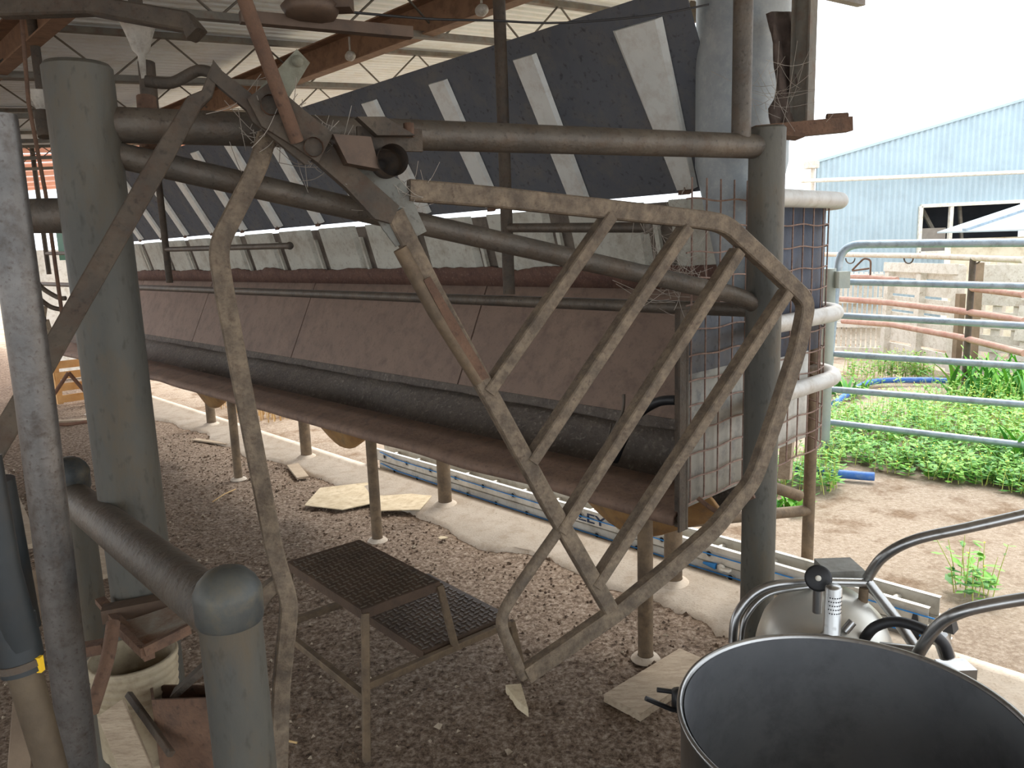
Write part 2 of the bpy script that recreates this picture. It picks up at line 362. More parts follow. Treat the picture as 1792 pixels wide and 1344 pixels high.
# ============================================================ TROUGH
sE = 1.49                                   # right-hand end of the trough
tr = thing('feed_trough', 'long brown rubber-lined feed trough running back into the shed on steel legs', 'trough', S(5, 2.6, 0))
mb = MB(); mats3 = [beltM(), black()]
for a, b in ((sE, 3.47), (3.47, 5.5), (5.5, 7.47), (7.47, 9.4), (9.4, 11.4)):
    mb.prism([S(a + .006, 2.83, .87), S(b - .006, 2.83, .87), S(b - .006, 3.1, 1.445), S(a + .006, 3.1, 1.445)], W * .012 - Z * .006)
    mb.prism([S(b - .012, 2.835, .86), S(b + .012, 2.835, .86), S(b + .012, 3.11, 1.44), S(b - .012, 3.11, 1.44)], W * .012, 1)
mb.build('back_panel', mats3, tr)
mb = MB(); mb.prism([S(sE, 2.80, .815), S(11.4, 2.80, .815), S(11.4, 2.825, .872), S(sE, 2.825, .872)], W * .02); mb.build('joint_strip', beltD(), tr)
mb = MB(); rows = []; bumps = (1.95, 4.3, 6.4, 8.6)
N_ = 150
for i in range(N_ + 1):
    s = sE + (11.4 - sE) * i / N_; sag = max([math.exp(-((s - b) / .33) ** 2) for b in bumps])
    R = []
    for t in range(13):
        q = t / 12; v = 2.80 - .42 * q
        z = (.82 - .31 * q if q < .66 else .6154 + (q - .66) * .31) - .25 * sag * math.sin(math.pi * q) ** 1.5
        z += noise.noise(V((s * 6, v * 8, 0))) * .008
        R.append(S(s, v, z))
    rows.append(R)
mb.grid(rows); o = mb.build('gutter', [bellyM(), beltD()], tr, fixn=False); so = o.modifiers.new('thickness', 'SOLIDIFY'); so.thickness = .014; so.offset = -1; so.material_offset = 1
mb = MB(); rows = []
for i in range(121):
    s = sE + (11.4 - sE) * i / 120; w_ = noise.noise(V((s * 2.1, 0, 5))) * .012
    rows.append([S(s, 2.39, .742), S(s, 2.3, .728 + w_ * .5), S(s, 2.2, .706 + w_), S(s, 2.165, .70 + w_), S(s, 2.165, .675 + w_)])
mb.grid(rows); o = mb.build('front_ledge', ledgeM(), tr, fixn=False); so = o.modifiers.new('thickness', 'SOLIDIFY'); so.thickness = .014
for s in (1.741, 3.659, 5.518, 7.45, 9.3):
    z1 = .60
    mb = MB(); mb.tube([S(s, 2.33, -.04), S(s, 2.33, .69)], .031, 20); mb.lathe(S(s, 2.33, 0), [(.06, 0), (.05, .012), (.033, .018)], n=20, mi=1)
    mb.build('leg', [brass(), conc()], tr)
for s in (2.038, 3.8, 5.606, 7.5, 9.4):
    mb = MB(); mb.tube([S(s, 2.95, -.02), S(s, 2.95, .5)], .044, 20); mb.lathe(S(s, 2.95, .02), [(.09, 0), (.07, .02), (.046, .03)], n=20, mi=1)
    mb.build('rear_leg', [brass(), conc()], tr)
mb = MB(); mb.bar(S(sE - .01, 2.19, .66), S(sE - .01, 2.19, 1.43), .01, .05, U); mb.bar(S(sE - .03, 2.17, .66), S(sE - .03, 2.17, 1.43), .05, .008, U)
mb.build('end_angle', galvD(), tr)
hz = thing('coiled_hose', 'black hose loop lying in the right-hand end of the trough', 'hose', S(1.9, 2.6, .7))
mb = MB(); mb.tube(smooth([onv(x, y, 2.55) for x, y in ((1075, 806), (1088, 775), (1112, 730), (1150, 704), (1184, 700))]), .02, 14); mb.build('loop', black(), hz)
mb = MB(); mb.tube(smooth([onv(x, y, 2.5) for x, y in ((1092, 690), (1090, 718), (1074, 752), (1062, 770))]), .006, 8); mb.tube(smooth([onv(x, y, 2.5) for x, y in ((1070, 740), (1066, 760), (1060, 775))]), .004, 8); mb.build('wire_end', galv(), hz)
mb = MB(); mb.tube(smooth([onv(x, y, 2.12) for x, y in ((1302, 852), (1292, 878), (1278, 896), (1262, 898), (1245, 890), (1222, 872))]), .008, 10); mb.tube([onv(1275, 884, 2.14), onv(1320, 868, 2.16)], .008, 10)
tag(mb.build('rusty_hook', rust()), 'rusty bent hook below the weldmesh beside the right post', 'hook')
# ============================================================ sheet baffles above the trough
bf = thing('metal_baffle', 'dark ribbed sheet metal screen leaning over the trough under the roof edge', 'screen', S(5, 2.9, 1.86))
vb, zb, vt, zt = 2.95, 1.865, 2.56, 2.545
sa, sb = 1.72, 9.6
sn = (S(0, vt, zt) - S(0, vb, zb)); nrm = sn.cross(U).normalized()
if nrm.dot(W) > 0: nrm = -nrm                # faces the pit
def onsheet(s, q, off=0.): return S(s, vb + (vt - vb) * q, zb + (zt - zb) * q) + nrm * off
mb = MB(); mb.prism([onsheet(sa, 0), onsheet(sb, 0), onsheet(sb, 1.0), onsheet(sa, 1.04)], nrm * -.006)
mb.build('sheet', baleM(), bf)
ribs = [1.96 + .625 * i for i in range(12)]
for i, s in enumerate(ribs):
    a = .075 if i else .12; b = .075 if i else .06; mb = MB(); q1 = .93
    mb.add([onsheet(s - b * .9, 0.03, .004), onsheet(s + b * .9, 0.03, .004), onsheet(s + a, q1, .004), onsheet(s - a, q1, .004),
            onsheet(s - b * .7, 0.03, .022), onsheet(s + b * .7, 0.03, .022), onsheet(s + a * .8, q1, .022), onsheet(s - a * .8, q1, .022)],
           [(0, 3, 2, 1), (4, 5, 6, 7), (0, 1, 5, 4), (1, 2, 6, 5), (2, 3, 7, 6), (3, 0, 4, 7)])
    mb.build('rib', ribM(), bf)
    mb = MB(); c = onsheet(s, .02, .03); mb.bar(c - Z * .0, c + Z * .05, .006, .006); mb.box(c, U * .03, nrm * .006, Z * .008); mb.build('bolt', rust(), bf)
# lower pale sheet: broad pans and darker valleys
vb2, zb2, vt2, zt2 = 3.1, 1.45, 2.99, 1.842
def onlow(s, q, off=0.): return S(s, vb2 + (vt2 - vb2) * q, zb2 + (zt2 - zb2) * q) + V(W) * -off
lw = thing('lower_cladding', 'pale ribbed sheet cladding rising behind the trough with rust-stained lower edge', 'cladding', S(5, 3.05, 1.44))
mb = MB(); mb.prism([onlow(1.66, 0, -.03), onlow(10.2, 0, -.03), onlow(10.2, .985, -.03), onlow(1.66, .985, -.03)], W * .006); mb.build('valley_sheet', stripeM(), lw)
s = 1.66
while s < 10:
    mb = MB()
    a, b = s, s + .43
    mb.add([onlow(a, 0, 0), onlow(b, 0, 0), onlow(b, 1, 0), onlow(a, 1, 0), onlow(a - .03, 0, -.03), onlow(b + .03, 0, -.03), onlow(b + .03, 1, -.03), onlow(a - .03, 1, -.03)],
           [(0, 1, 2, 3), (7, 6, 5, 4), (0, 4, 5, 1), (1, 5, 6, 2), (2, 6, 7, 3), (3, 7, 4, 0)])
    mb.build('pan', lowM(), lw)
    mb = MB(); mb.box(onlow(b + .095, .4, .0), U * .012, (onlow(0, 1) - onlow(0, 0)) * .4, W * .012); mb.build('rib', lowM(), lw)
    s += .625
mb = MB(); rows = []
for i in range(260):
    s = 1.66 + i * .033; h = .24 + .07 * noise.noise(V((s * 3, 1, 0))) + .03 * noise.noise(V((s * 14, 1, 0)))
    rows.append([onlow(s, -.03, .014), onlow(s, h * .5, .012), onlow(s, h, .006)])
mb.grid(rows); o = mb.build('stain_band', redstain(), lw, fixn=False); so = o.modifiers.new('t', 'SOLIDIFY'); so.thickness = .02; so.offset = 1
# ============================================================ rail along the trough and the hanging dividers
RV = 2.33; RZ = EYE - .098 * RV
rl = thing('trough_rail', 'long grey pipe rail running along the front of the trough', 'rail', S(5, RV, RZ))
mb = MB(); mb.tube([S(1.25, RV, RZ), S(11, RV, RZ)], .024, 16); mb.build('pipe', galv(), rl)
def divider(xb, yb, xt, yt, arms, label, r=.026):
    b = onv(xb, yb, RV); t = onv(xt, yt, RV); t = V((b.x, b.y, min(t.z, rz(RV) - .02)))
    th_ = thing('stall_divider', label, 'stall divider', b, 'stall dividers hung above the trough rail')
    mb = MB(); mb.tube([b, t], r, 16); mb.build('pole', galvD(), th_)
    for (xa, ya, xe, ye) in arms:
        p = onv(xa, ya, RV); q = onv(xe, ye, RV)
        p = V((b.x, b.y, p.z)); mb = MB(); mb.tube([p, q], r * .75, 14); mb.lathe(q, [(r * .8, -.006), (r * .95, 0), (r * .8, .012), (0, .012)], (q - p), 14); mb.build('arm', galv(), th_)
divider(891, 515, 876, -200, [(900, 398, 1130, 398)], 'thick dark upright pipe in front of the dark ribbed sheet, with a short level arm')
divider(297, 495, 272, 50, [(300, 436, 507, 430)], 'thin dark upright pipe just right of the big left post, with a level arm')
divider(86, 480, 55, 200, [(90, 443, 200, 442)], 'distant upright pipe at far left beyond the leaning pole')
# ============================================================ right-hand end: silo tube, weldmesh, hoops
base = G(1320, 1251)
RP = V((base.x, base.y, 0)); PIPEZ = 1.932
LPp = G(300, 222, PIPEZ); LP = V((LPp.x, LPp.y, 0)) + (V((LPp.x, LPp.y, 0)) - RP).normalized() * .165
bp = plane(LP, RP)
bf2 = thing('bail_frame', 'heavy welded pipe frame of tall posts joined by a big top rail', 'pipe frame', (LP + RP) / 2)
mb = MB(); lt = (O + ray(197, 114) * (LP.y / ray(197, 114).y)).z
mb.tube([LP - Z * .5, V((LP.x, LP.y, lt - .004))], .066, 40, 0); mb.lathe(V((LP.x, LP.y, lt - .004)), [(.066, 0), (.060, .008), (0, .009)], n=40)
mb.build('post', bigpost(), bf2)
mb = MB(); mb.tube([RP - Z * .05, V((RP.x, RP.y, 1.985))], .0555, 36); mb.lathe(V((RP.x, RP.y, 1.985)), [(.0555, 0), (.05, .006), (0, .007)], n=36); mb.build('post', bigpost(), bf2)
mb = MB(); mb.tube([V((LP.x, LP.y, PIPEZ)), V((RP.x, RP.y, PIPEZ))], .0365, 28); mb.build('top_rail', galv(), bf2)
q = bp(1297, 230); mb = MB(); mb.tube([V((q.x, q.y, PIPEZ)), V((q.x, q.y, rz(q.dot(W)) - .03))], .029, 20); mb.build('roof_strut', galv(), bf2)
a_ = bp(262, 262); a_ = V((LP.x, LP.y, a_.z)); b_ = bp(1315, 523)
mb = MB(); mb.tube(rounded([a_, bp(1290, 517), bp(1345, 545)], .06), .0275, 20); mb.build('brace_rail', galv(), bf2)
stub_d = (LP - RP).normalized()
mb = MB(); p0 = O + ray(178, 376) * ((V((LP.x, LP.y, 0))).dot(Y_ := V((0, 1, 0))) / ray(178, 376).y); mb.tube([V((LP.x, LP.y, p0.z)), P(-80, 380, 1.75)], .037, 28); mb.build('side_rail', galv(), bf2)
# steel arm on the right post, stub column, weathered bag
mb = MB(); c0 = V((RP.x, RP.y, 2.0)); c1 = P(1486, 218, 2.52); mb.bar(P(1318, 234, 2.50), c1, .05, .045); mb.bar(P(1320, 232, 2.50), P(1400, 240, 2.5), .09, .012)
mb.tube([P(1447, 205, 2.50), P(1483, 203, 2.50)], .011, 10); ar = mb.build('bracket_arm', rust(), bf2)
q = P(1402, 215, 2.62); mb = MB(); mb.bar(q, V((q.x, q.y, rz(q.dot(W)) + .0)), .06, .006, W); mb.bar(q + U * .03, V((q.x, q.y, rz(q.dot(W)))) + U * .03, .05, .006, U); mb.bar(q - U * .03, V((q.x, q.y, rz(q.dot(W)))) - U * .03, .05, .006, U)
tag(mb.build('roof_column', purM()), 'narrow steel I-beam upright against the white sky, standing on the rusty arm', 'column')
# silo tube
q = onv(1300, 100, 2.80); sc_ = V((q.x, q.y, 0)) + (q - O).normalized() * .0
mb = MB(); cz = lambda z: V((sc_.x, sc_.y, z)); R_ = .175
mb.lathe(cz(1.42), [(.03, -.12), (.035, -.1), (R_, .52), (R_, 1.14), (R_ + .006, 1.145), (R_ + .006, 1.17), (R_ - .012, 1.17), (R_ - .012, 1.1), (R_ - .012, .54)], n=56)
st = tag(mb.build('feed_silo_tube', tank()), 'galvanised feed drop tube with tapered foot hanging behind the right post', 'feed tube')
mb = MB(); rows = []
for i in range(15):
    R = []; z = i / 14
    for j in range(9):
        t = j / 8; pc = P(1358 + 40 * t - 8 * z, 215 - 195 * z, 2.60 + .02 * math.sin(t * 9 + z * 5) + .03 * t)
        R.append(pc + W * noise.noise(V((t * 3, z * 4, 2))) * .03)
    rows.append(R)
mb.grid(rows); o = mb.build('old_sack', mat('brown_weathered_sacking', (78, 66, 60), (104, 90, 80), (60, 50, 46), 8, .95, 0, .4, 50), fixn=False); so = o.modifiers.new('t', 'SOLIDIFY'); so.thickness = .02
tag(o, 'torn brown sack wedged between the right post and the narrow column', 'sack')
# weldmesh end screen: from trough end angle across (W) and on around the hoops
es = thing('end_screen', 'rusty weldmesh and sheet screen closing the right end of the trough with bent hoops', 'screen', S(sE, 2.9, 0))
CX = 3.42    # v where the screen turns
def scr(t): # t: length along the screen from the end angle at v=2.2
    L1 = CX - .22 - 2.2
    if t < L1: return S(sE - .02, 2.2 + t, 0)
    q = (t - L1) / .22; 
    if q < math.pi / 2: return S(sE - .02 + .22 * (1 - math.cos(q)), CX - .22 + .22 * math.sin(q), 0)
    return S(sE + .20 + (t - L1 - .22 * math.pi / 2), CX, 0)
TL = 1.6
mb = MB()
t = .03
while t < TL: p = scr(t); mb.tube([p + Z * .74, p + Z * (1.86 if t < .45 else 1.80)], .0032, 6); t += .088
z = .74
while z < 1.87:
    mb.tube([scr(TL * i / 40) + Z * (z + .004 * math.sin(i)) for i in range(41)], .0032, 6); z += .0875
mb.build('weldmesh', meshM(), es)
for z, m_ in ((1.80, 0), (1.33, 0), (1.05, 0)):
    mb = MB(); pts = [scr(TL * i / 40) + Z * z for i in range(41)]
    ce = S(sE + .3, 2.9, z)
    pts = [p + (W * .045 if False else V((0, 0, 0))) for p in pts]
    off = []
    for i, p in enumerate(pts):
        d = (pts[min(i + 1, 40)] - pts[max(i - 1, 0)]).normalized(); off.append(p + Z.cross(d) * -.042 if Z.cross(d).dot(U) > 0 else p + Z.cross(d) * .042)
    off = [V((RP.x, RP.y, z))] + [q for q in off if q.dot(W) > 2.62]
    mb.tube(off, .034, 20); mb.build('hoop', hoopM(), es)
mb = MB()   # dark upper sheet, pale lower sheet, seen through the mesh
def sheetpart(name, t0, t1, z0, z1, m, o_=.02, th=.004):
    mb = MB(); rows = []
    for i in range(25):
        t = t0 + (t1 - t0) * i / 24; p = scr(t) + U * o_; rows.append([p + Z * z0, p + Z * z1])
    mb.grid(rows); o = mb.build(name, m, es, fixn=False); so = o.modifiers.new('t', 'SOLIDIFY'); so.thickness = th; return o
sheetpart('dark_sheet', .50, 1.3, 1.18, 1.80, mat('blue_black_rubber_sheet', (58, 64, 78), (78, 84, 98), (70, 62, 60), 3, .7))
sheetpart('dark_sheet', .04, .52, 1.20, 1.42, baleM())
sheetpart('pale_sheet', .04, .50, .72, 1.20, mat('blotched_pale_sheet', (134, 130, 122), (160, 156, 144), (88, 88, 92), 5, .8, 0, .05, 40, .8), .022)
sheetpart('pale_sheet', .50, .95, .80, 1.20, mat('clean_pale_sheet', (190, 188, 180), (206, 204, 196), (150, 146, 138), 5, .8), .022)
for x, yb_, r_, z0 in ((1411, 1008, .022, 1.5),):
    b = G(x, yb_ + 8); mb = MB(); mb.tube([b - Z * .03, b + Z * z0], .028, 18); mb.build('post', brass(), es)
b = G(1411, 1016)
mb = MB(); mb.tube([P(1180, 915, 3.35), b + Z * .36 + V((0, 0, 0))], .026, 16); mb.build('low_rail', brass(), es)
mb = MB(); mb.tube([P(1345, 850, 3.5), P(1400, 868, 3.55)], .026, 16); mb.build('low_rail', brass(), es)
mb = MB(); mb.bar(P(1373, 838, 3.3), P(1400, 470, 3.3), .05, .05); mb.build('timber_post', woodM(), es)
# ============================================================ SWING GATE in front
gp0 = P(600, 450, 1.74); gp1 = P(1400, 450, 2.27); gp = plane((gp0.x, gp0.y, 0), (gp1.x, gp1.y, 0))
gn = (V((gp1.x, gp1.y, 0)) - V((gp0.x, gp0.y, 0))).cross(Z).normalized()
gt = thing('swing_gate', 'dung-flecked slanting bail gate of square tube bars hung on the big top rail', 'gate', gp(1000, 700))
def flat(pts, w, h, name, m, parent, sq=True):
    mb = MB(); mb.tube(pts, w / 2, square=True, up=gn, h=h); return mb.build(name, m, parent)
GW = lambda p_: p_
# square section seen: width across the plane = h along b; use up=gn so b axis ~ gn
def sqt(pix, wid, dep, name, m, parent, pl=None, rr=0., off=0.):
    pl = pl or gp; pts = [pl(x, y, off) for x, y in pix]
    if rr: pts = rounded(pts, rr, 5)
    mb = MB(); mb.tube(pts, wid / 2, square=True, up=gn, h=dep); return mb.build(name, m, parent)
sqt([(715, 333), (860, 345), (1040, 364), (1230, 385), (1268, 392), (1345, 463), (1412, 528), (1395, 612), (1360, 720), (1318, 840), (1250, 925), (1165, 1000), (1075, 1073), (920, 1180)], .049, .036, 'outer_frame', gateM(), gt, None, .04)
sqt([(688, 372), (760, 515), (850, 680), (960, 880), (1074, 1078)], .044, .034, 'hinge_stile', gateM(), gt)
sqt([(1066, 378), (852, 685)], .032, .045, 'bar', gateM(), gt); sqt([(1200, 398), (928, 806)], .032, .045, 'bar', gateM(), gt)
sqt([(1290, 440), (978, 928)], .032, .045, 'bar', gateM(), gt); sqt([(1375, 512), (1040, 1024)], .032, .045, 'bar', gateM(), gt)
mb = MB(); mb.tube(rounded([gp(990, 910), gp(905, 1030), gp(872, 1085), gp(915, 1185)], .09, 8), .016, 16); mb.build('bumper_tube', gateM(), gt)
mb = MB(); mb.tube([gp(700, 435, .02), gp(760, 545, .02), gp(838, 668, .02)], .017, 14); mb.build('inner_tube', brass(), gt)
mb = MB(); mb.prism([gp(740, 490, .03), gp(752, 484, .03), gp(855, 660, .03), gp(835, 668, .03)], gn * .006); mb.build('edge_strip', rust(), gt)
mb = MB(); mb.prism([gp(598, 268), gp(705, 318), gp(745, 405), gp(692, 432), (gp(668, 400))], gn * .008); mb.build('gusset_plate', mat('grey_spotted_plate', (112, 112, 106), (134, 132, 122), (92, 80, 68), 6, .7, .3, .08, 90, .6, (64, 58, 52)), gt)
mb = MB(); mb.prism([gp(572, 256), gp(640, 316), gp(692, 362), gp(678, 392), gp(650, 384), gp(600, 330), gp(545, 282)], gn * .034); mb.build('channel_arm', galvD(), gt)
# linkage on the top rail
glp = lambda x, y, o=0.: gp(x, y, o + .03)
lk = thing('gate_linkage', 'cobwebbed pivot linkage of flat bars and plates bolted round the big top rail', 'linkage', glp(500, 230))
po = .0
mb = MB(); mb.prism([glp(372, 108), glp(388, 128), glp(452, 178), (glp(560, 268)), glp(532, 290), glp(440, 215), glp(430, 195), glp(365, 140)], gn * .02)
mb.build('flat_bar', galvD(), lk)
mb = MB(); mb.prism([glp(518, 88), glp(541, 112), glp(505, 172), glp(470, 210), glp(440, 170), (glp(480, 128))], gn * .012); mb.lathe(glp(519, 110, 0), [(.012, -.02), (.012, .02), (0, .02)], gn, 12); mb.build('lug_plate', mat('grey_green_lug', (118, 120, 106), (136, 134, 116), (90, 80, 64), 7, .8), lk)
mb = MB(); mb.prism([glp(430, 178, 0), glp(470, 148, 0), glp(525, 195), glp(578, 238), glp(552, 288), glp(515, 262), glp(455, 225)], gn * .035); mb.build('pivot_plate', galvD(), lk)
for x, y in ((543, 262), (470, 190)):
    mb = MB(); mb.lathe(glp(x, y), [(0, -.035), (.018, -.035), (.02, -.01), (.02, .05)], gn, 14); mb.build('bolt', rust(), lk)
mb = MB(); mb.prism([glp(620, 208, .0), glp(668, 208), glp(720, 240), (glp(655, 240))], gn * .03); mb.bar(glp(625, 242, -.02), glp(738, 246, -.02), .05, .012, gn); mb.build('clamp_plate', galvD(), lk)
mb = MB(); mb.lathe(glp(676, 285), [(0, -.05), (.012, -.05), (.016, -.02), (.03, -.02), (.034, -.01), (.034, .06)], gn, 28); mb.build('roller', mat('dark_greasy_roller', (54, 48, 44), (74, 64, 56), (96, 76, 56), 12, .8), lk)
mb = MB(); mb.prism([glp(575, 240), glp(640, 245), glp(655, 300), glp(600, 290)], gn * .05); mb.build('housing', rustD(), lk)
mb = MB(); mb.lathe(glp(716, 240), [(.012, 0), (.012, .03), (0, .032)], Z, 6); mb.build('bolt', rust(), lk)
# pull rod from the roof
mb = MB(); mb.tube([P(400, -90, 1.44), P(430, 5, 1.46), P(520, 248, 1.60)], .0145, 14); tag(mb.build('pull_rod', rust()), 'rusty round rod slanting down from the roof to the cobwebbed linkage', 'rod')
# bent square tube dropping to the floor
pts = [P(466, 240, 1.66), P(452, 290, 1.64), P(380, 432, 1.62), P(394, 520, 1.64), P(480, 965, 1.78), P(507, 1055, 1.80), P(492, 1200, 1.84), P(486, 1420, 1.90)]
mb = MB(); mb.tube(rounded(pts, .035, 6), .020, square=True, up=gn, h=.03); db = thing('drop_bar', 'bent square steel tube hanging from the top rail down beside the step stool', 'bar', P(486, 1420, 1.99)); mb.build('bent_tube', gateM(), db)
mb = MB(); mb.tube(rounded([P(500, 1010, 1.80), P(470, 1030, 1.79), P(440, 1075, 1.79)], .03), .017, square=True, up=gn); mb.build('spur', gateM(), db)
# long strap bar down to the lower left
pts = [P(378, 118, 1.55), P(362, 165, 1.55), P(340, 180, 1.55), P(270, 300, 1.50), P(130, 545, 1.40), P(60, 670, 1.34), P(-60, 870, 1.28)]
mb = MB(); mb.tube(pts, [.009, .011, .016, .019, .018, .018, .018], square=True, up=gn, h=.022)
tag(mb.build('lever_bar', galvD()), 'long flat lever bar slanting from the linkage down across the left post', 'lever')
mb = MB(); mb.tube(smooth([P(255, 142, 1.75), P(300, 145, 1.76), P(345, 124, 1.77), P(372, 128, 1.76)]), .013, 12); tag(mb.build('crooked_rod', galvD()), 'short crooked dark rod between the left post top and the linkage', 'rod')
mb = MB(); mb.tube([P(256, 170, 1.80), P(262, 262, 1.80)], .022, 14); tag(mb.build('rail_sleeve', rust()), 'short rusty sleeve hanging against the big left post', 'sleeve')
# ============================================================ LEFT FOREGROUND
mb = MB(); mb.tube([P(-8, 200, 1.10), P(62, 700, 1.18), P(150, 1420, 1.30)], .0275, 28); tag(mb.build('leaning_pole', pole()), 'bright speckled stainless pipe leaning at the left edge of the picture', 'pole')
gr = thing('pit_guard_rail', 'domed galvanised pit posts joined by a thick sloping pipe rail', 'guard rail', G(250, 1300, -.4))
c1 = P(398, 1035, 1.10); c2 = P(120, 825, 1.88)
def domepost(c, R, zb_, nm):
    mb = MB(); mb.lathe(V((c.x, c.y, 0)), [(R * .93, zb_), (R * .93, c.z - .02)], n=44); o = mb.build('post', bigpost(), gr)
    mb = MB(); mb.lathe(V((c.x, c.y, c.z)), [(R * .95, -.045), (R, -.04), (R * 1.02, -.002), (R * .99, .004), (R * .86, .017), (R * .62, .029), (R * .34, .035), (0, .036)], n=44)
    cap = mb.build('cap', mat('dark_domed_cap', (58, 62, 64), (96, 96, 90), (108, 98, 78), 6, .55, .35, .08, 60), o)
domepost(c1, .047, -.6, 'a'); domepost(c2, .0455, -.5, 'b')
ra = V((c2.x, c2.y, P(128, 872, 1.88).z)); rb = V((c1.x, c1.y, P(370, 1092, 1.1).z))
mb = MB(); mb.tube([ra, rb], .040, 36); mb.build('rail', galv(), gr)
# hose & clamp at far lower left
hs = thing('milk_hose', 'black rubber hose with metal clamp standing at the lower left corner', 'hose', P(60, 1344, .95))
mb = MB(); mb.tube([P(-30, 800, .95), P(5, 1000, .96), P(40, 1130, .98)], [.020, .020, .021], 24); mb.build('tube', blackG(), hs)
mb = MB(); mb.tube([P(22, 1080, .98), P(42, 1175, .985)], .0255, 24); mb.build('cuff', blackG(), hs)
mb = MB(); mb.tube([P(36, 1154, .983), P(39, 1166, .984)], .027, 24); mb.build('clamp', galvD(), hs)
mb = MB(); mb.tube([P(42, 1175, .985), P(90, 1344, 1.0), P(120, 1450, 1.02)], [.020, .018, .018], 24); mb.build('coupling', mat('brown_brass_coupling', (78, 66, 52), (104, 90, 70), None, 6, .6, .3), hs)
mb = MB(); mb.box(P(70, 1162, .98), V((.003, 0, 0)), V((0, .004, 0)), Z * .010); mb.build('tie', mat('yellow_tie', (240, 190, 30), (245, 200, 50)), hs)
# black upright at the left edge
mb = MB(); mb.tube([P(-10, 840, 1.3), P(38, 1100, 1.36)], .03, 20); tag(mb.build('dark_pipe', blackG()), 'dark blue-grey pipe behind the leaning pole at the left edge', 'pipe')
# planks
def plank(a, b, w, th, label, m=None, nm='plank', grp=None, side=None):
    a, b = V(a), V(b); mb = MB(); d = (b - a).normalized(); n_ = Z.cross(d) if side is None else V(side); up_ = d.cross(n_).normalized()
    if up_.z < 0: up_ = -up_
    c = [a - n_ * w / 2, b - n_ * w * .46, b + n_ * w * .5, a + n_ * w / 2]
    mb.prism(c, up_ * th); return tag(mb.build(nm, m or woodM()), label, 'plank' if nm == 'plank' else nm, grp)
plank(G(0, 830, .05), G(55, 960, .05) , .09, .03, 'weathered plank end poking out left of the domed far post')
plank(G(130, 950, .0), G(195, 1010, .0), .28, .03, 'flat board lying under the sloping rail behind the far domed post')
plank(G(1088, 1245), G(1220, 1160), .17, .03, 'rough pale plank lying on the dung just left of the steel vat')
plank(G(340, 770, .004), G(398, 778, .004), .05, .012, 'thin broken stick of timber near the concrete strip')
plank(G(512, 815, .01), G(530, 838, .01), .09, .015, 'small pale block of wood on the floor below the trough')
plank(G(85, 740, .0), G(180, 735, .0), .09, .02, 'white board on the floor behind the rusty triangle frame')
# rusty bracket, bucket, box in the lower left
br = thing('rusty_tray_bracket', 'rust-edged steel tray bracket wedged behind the domed post', 'bracket', P(260, 1110, 1.55))
mb = MB(); mb.prism([P(205, 1092, 1.62), P(300, 1060, 1.66), P(332, 1095, 1.55), P(252, 1132, 1.50)], Z * -.012); mb.build('tray', mat('peeling_white_rust', (150, 146, 134), (120, 84, 60), (104, 70, 50), 9, .85, 0, .2, 60), br)
mb = MB(); mb.bar(P(200, 1092, 1.6), P(252, 1142, 1.48), .012, .02); mb.bar(P(175, 1050, 1.7), P(262, 1150, 1.5), .02, .012); mb.bar(P(252, 1140, 1.48), P(332, 1100, 1.54), .01, .02); mb.build('edge_angle', rust(), br)
mb = MB(); mb.bar(P(180, 1075, 1.65), P(310, 1050, 1.7), .04, .03); mb.build('rear_angle', rustD(), br)
mb = MB(); mb.tube(rounded([P(198, 1090, 1.5), P(190, 1150, 1.45), P(165, 1230, 1.4), P(160, 1245, 1.4)], .04), [.012] * 0 or .013, 10); mb.bar(P(130, 1140, 1.5), P(185, 1130, 1.5), .03, .02); tag(mb.build('hooked_lever', rust()), 'brown hooked lever hanging left of the ribbed bucket', 'lever')
bc = P(233, 1150, 1.62); bk = thing('ribbed_bucket', 'cream ribbed plastic bucket sitting under the rusty tray', 'bucket', bc - Z * .25)
mb = MB(); pr = []
for i in range(14): pr += [(.085 - i * .0015, -i * .018), (.088 - i * .0015, -i * .018 - .004), (.084 - i * .0015, -i * .018 - .012)]
mb.lathe(bc, pr + [(.06, -.26), (0, -.26)], n=28); mb.lathe(bc, [(.088, 0), (.088, .006), (.080, .006), (.080, -.2)], n=28); mb.build('body', mat('grubby_cream_plastic', (150, 136, 110), (176, 162, 136), (110, 92, 72), 7, .7, 0, .1, 40), bk)
bx = thing('rusty_box', 'open rusty steel box sitting lower left of the domed post', 'box', P(305, 1230, 1.42))
mb = MB(); A, B, Cc, D = P(265, 1225, 1.45), P(362, 1222, 1.4), P(360, 1200, 1.55), P(262, 1200, 1.6)
for p_, q_ in ((A, B), (B, Cc), (Cc, D), (D, A)): mb.prism([p_, q_, q_ - Z * .18, p_ - Z * .18], V((.004, .004, 0)))
mb.prism([A - Z * .17, B - Z * .17, Cc - Z * .17, D - Z * .17], Z * -.004); mb.build('shell', rust(), bx)
mb = MB(); mb.bar(P(305, 1215, 1.5), P(365, 1160, 1.5), .035, .012); tag(mb.build('steel_offcut', galvD()), 'bent steel offcut leaning out of the rusty box', 'offcut')
for pts_, lab, m_, w_ in (([P(60, 1000, 1.7), P(50, 1130, 1.6), P(30, 1400, 1.5)], 'pale timber slat leaning behind the black hose', mat('dirty_slat', (104, 88, 72), (130, 112, 92)), .04),
                      ([P(195, 1240, 1.45), P(270, 1420, 1.35)], 'pale board in the pit at the very bottom left', woodM(), .05),
                      ([P(225, 1215, 1.5), P(300, 1320, 1.4)], 'thin dark strap hanging below the ribbed bucket', galvD(), .012)):
    mb = MB(); mb.tube(pts_, w_ / 2, square=True, up=gn, h=.012); tag(mb.build('slat', m_), lab, 'slat')
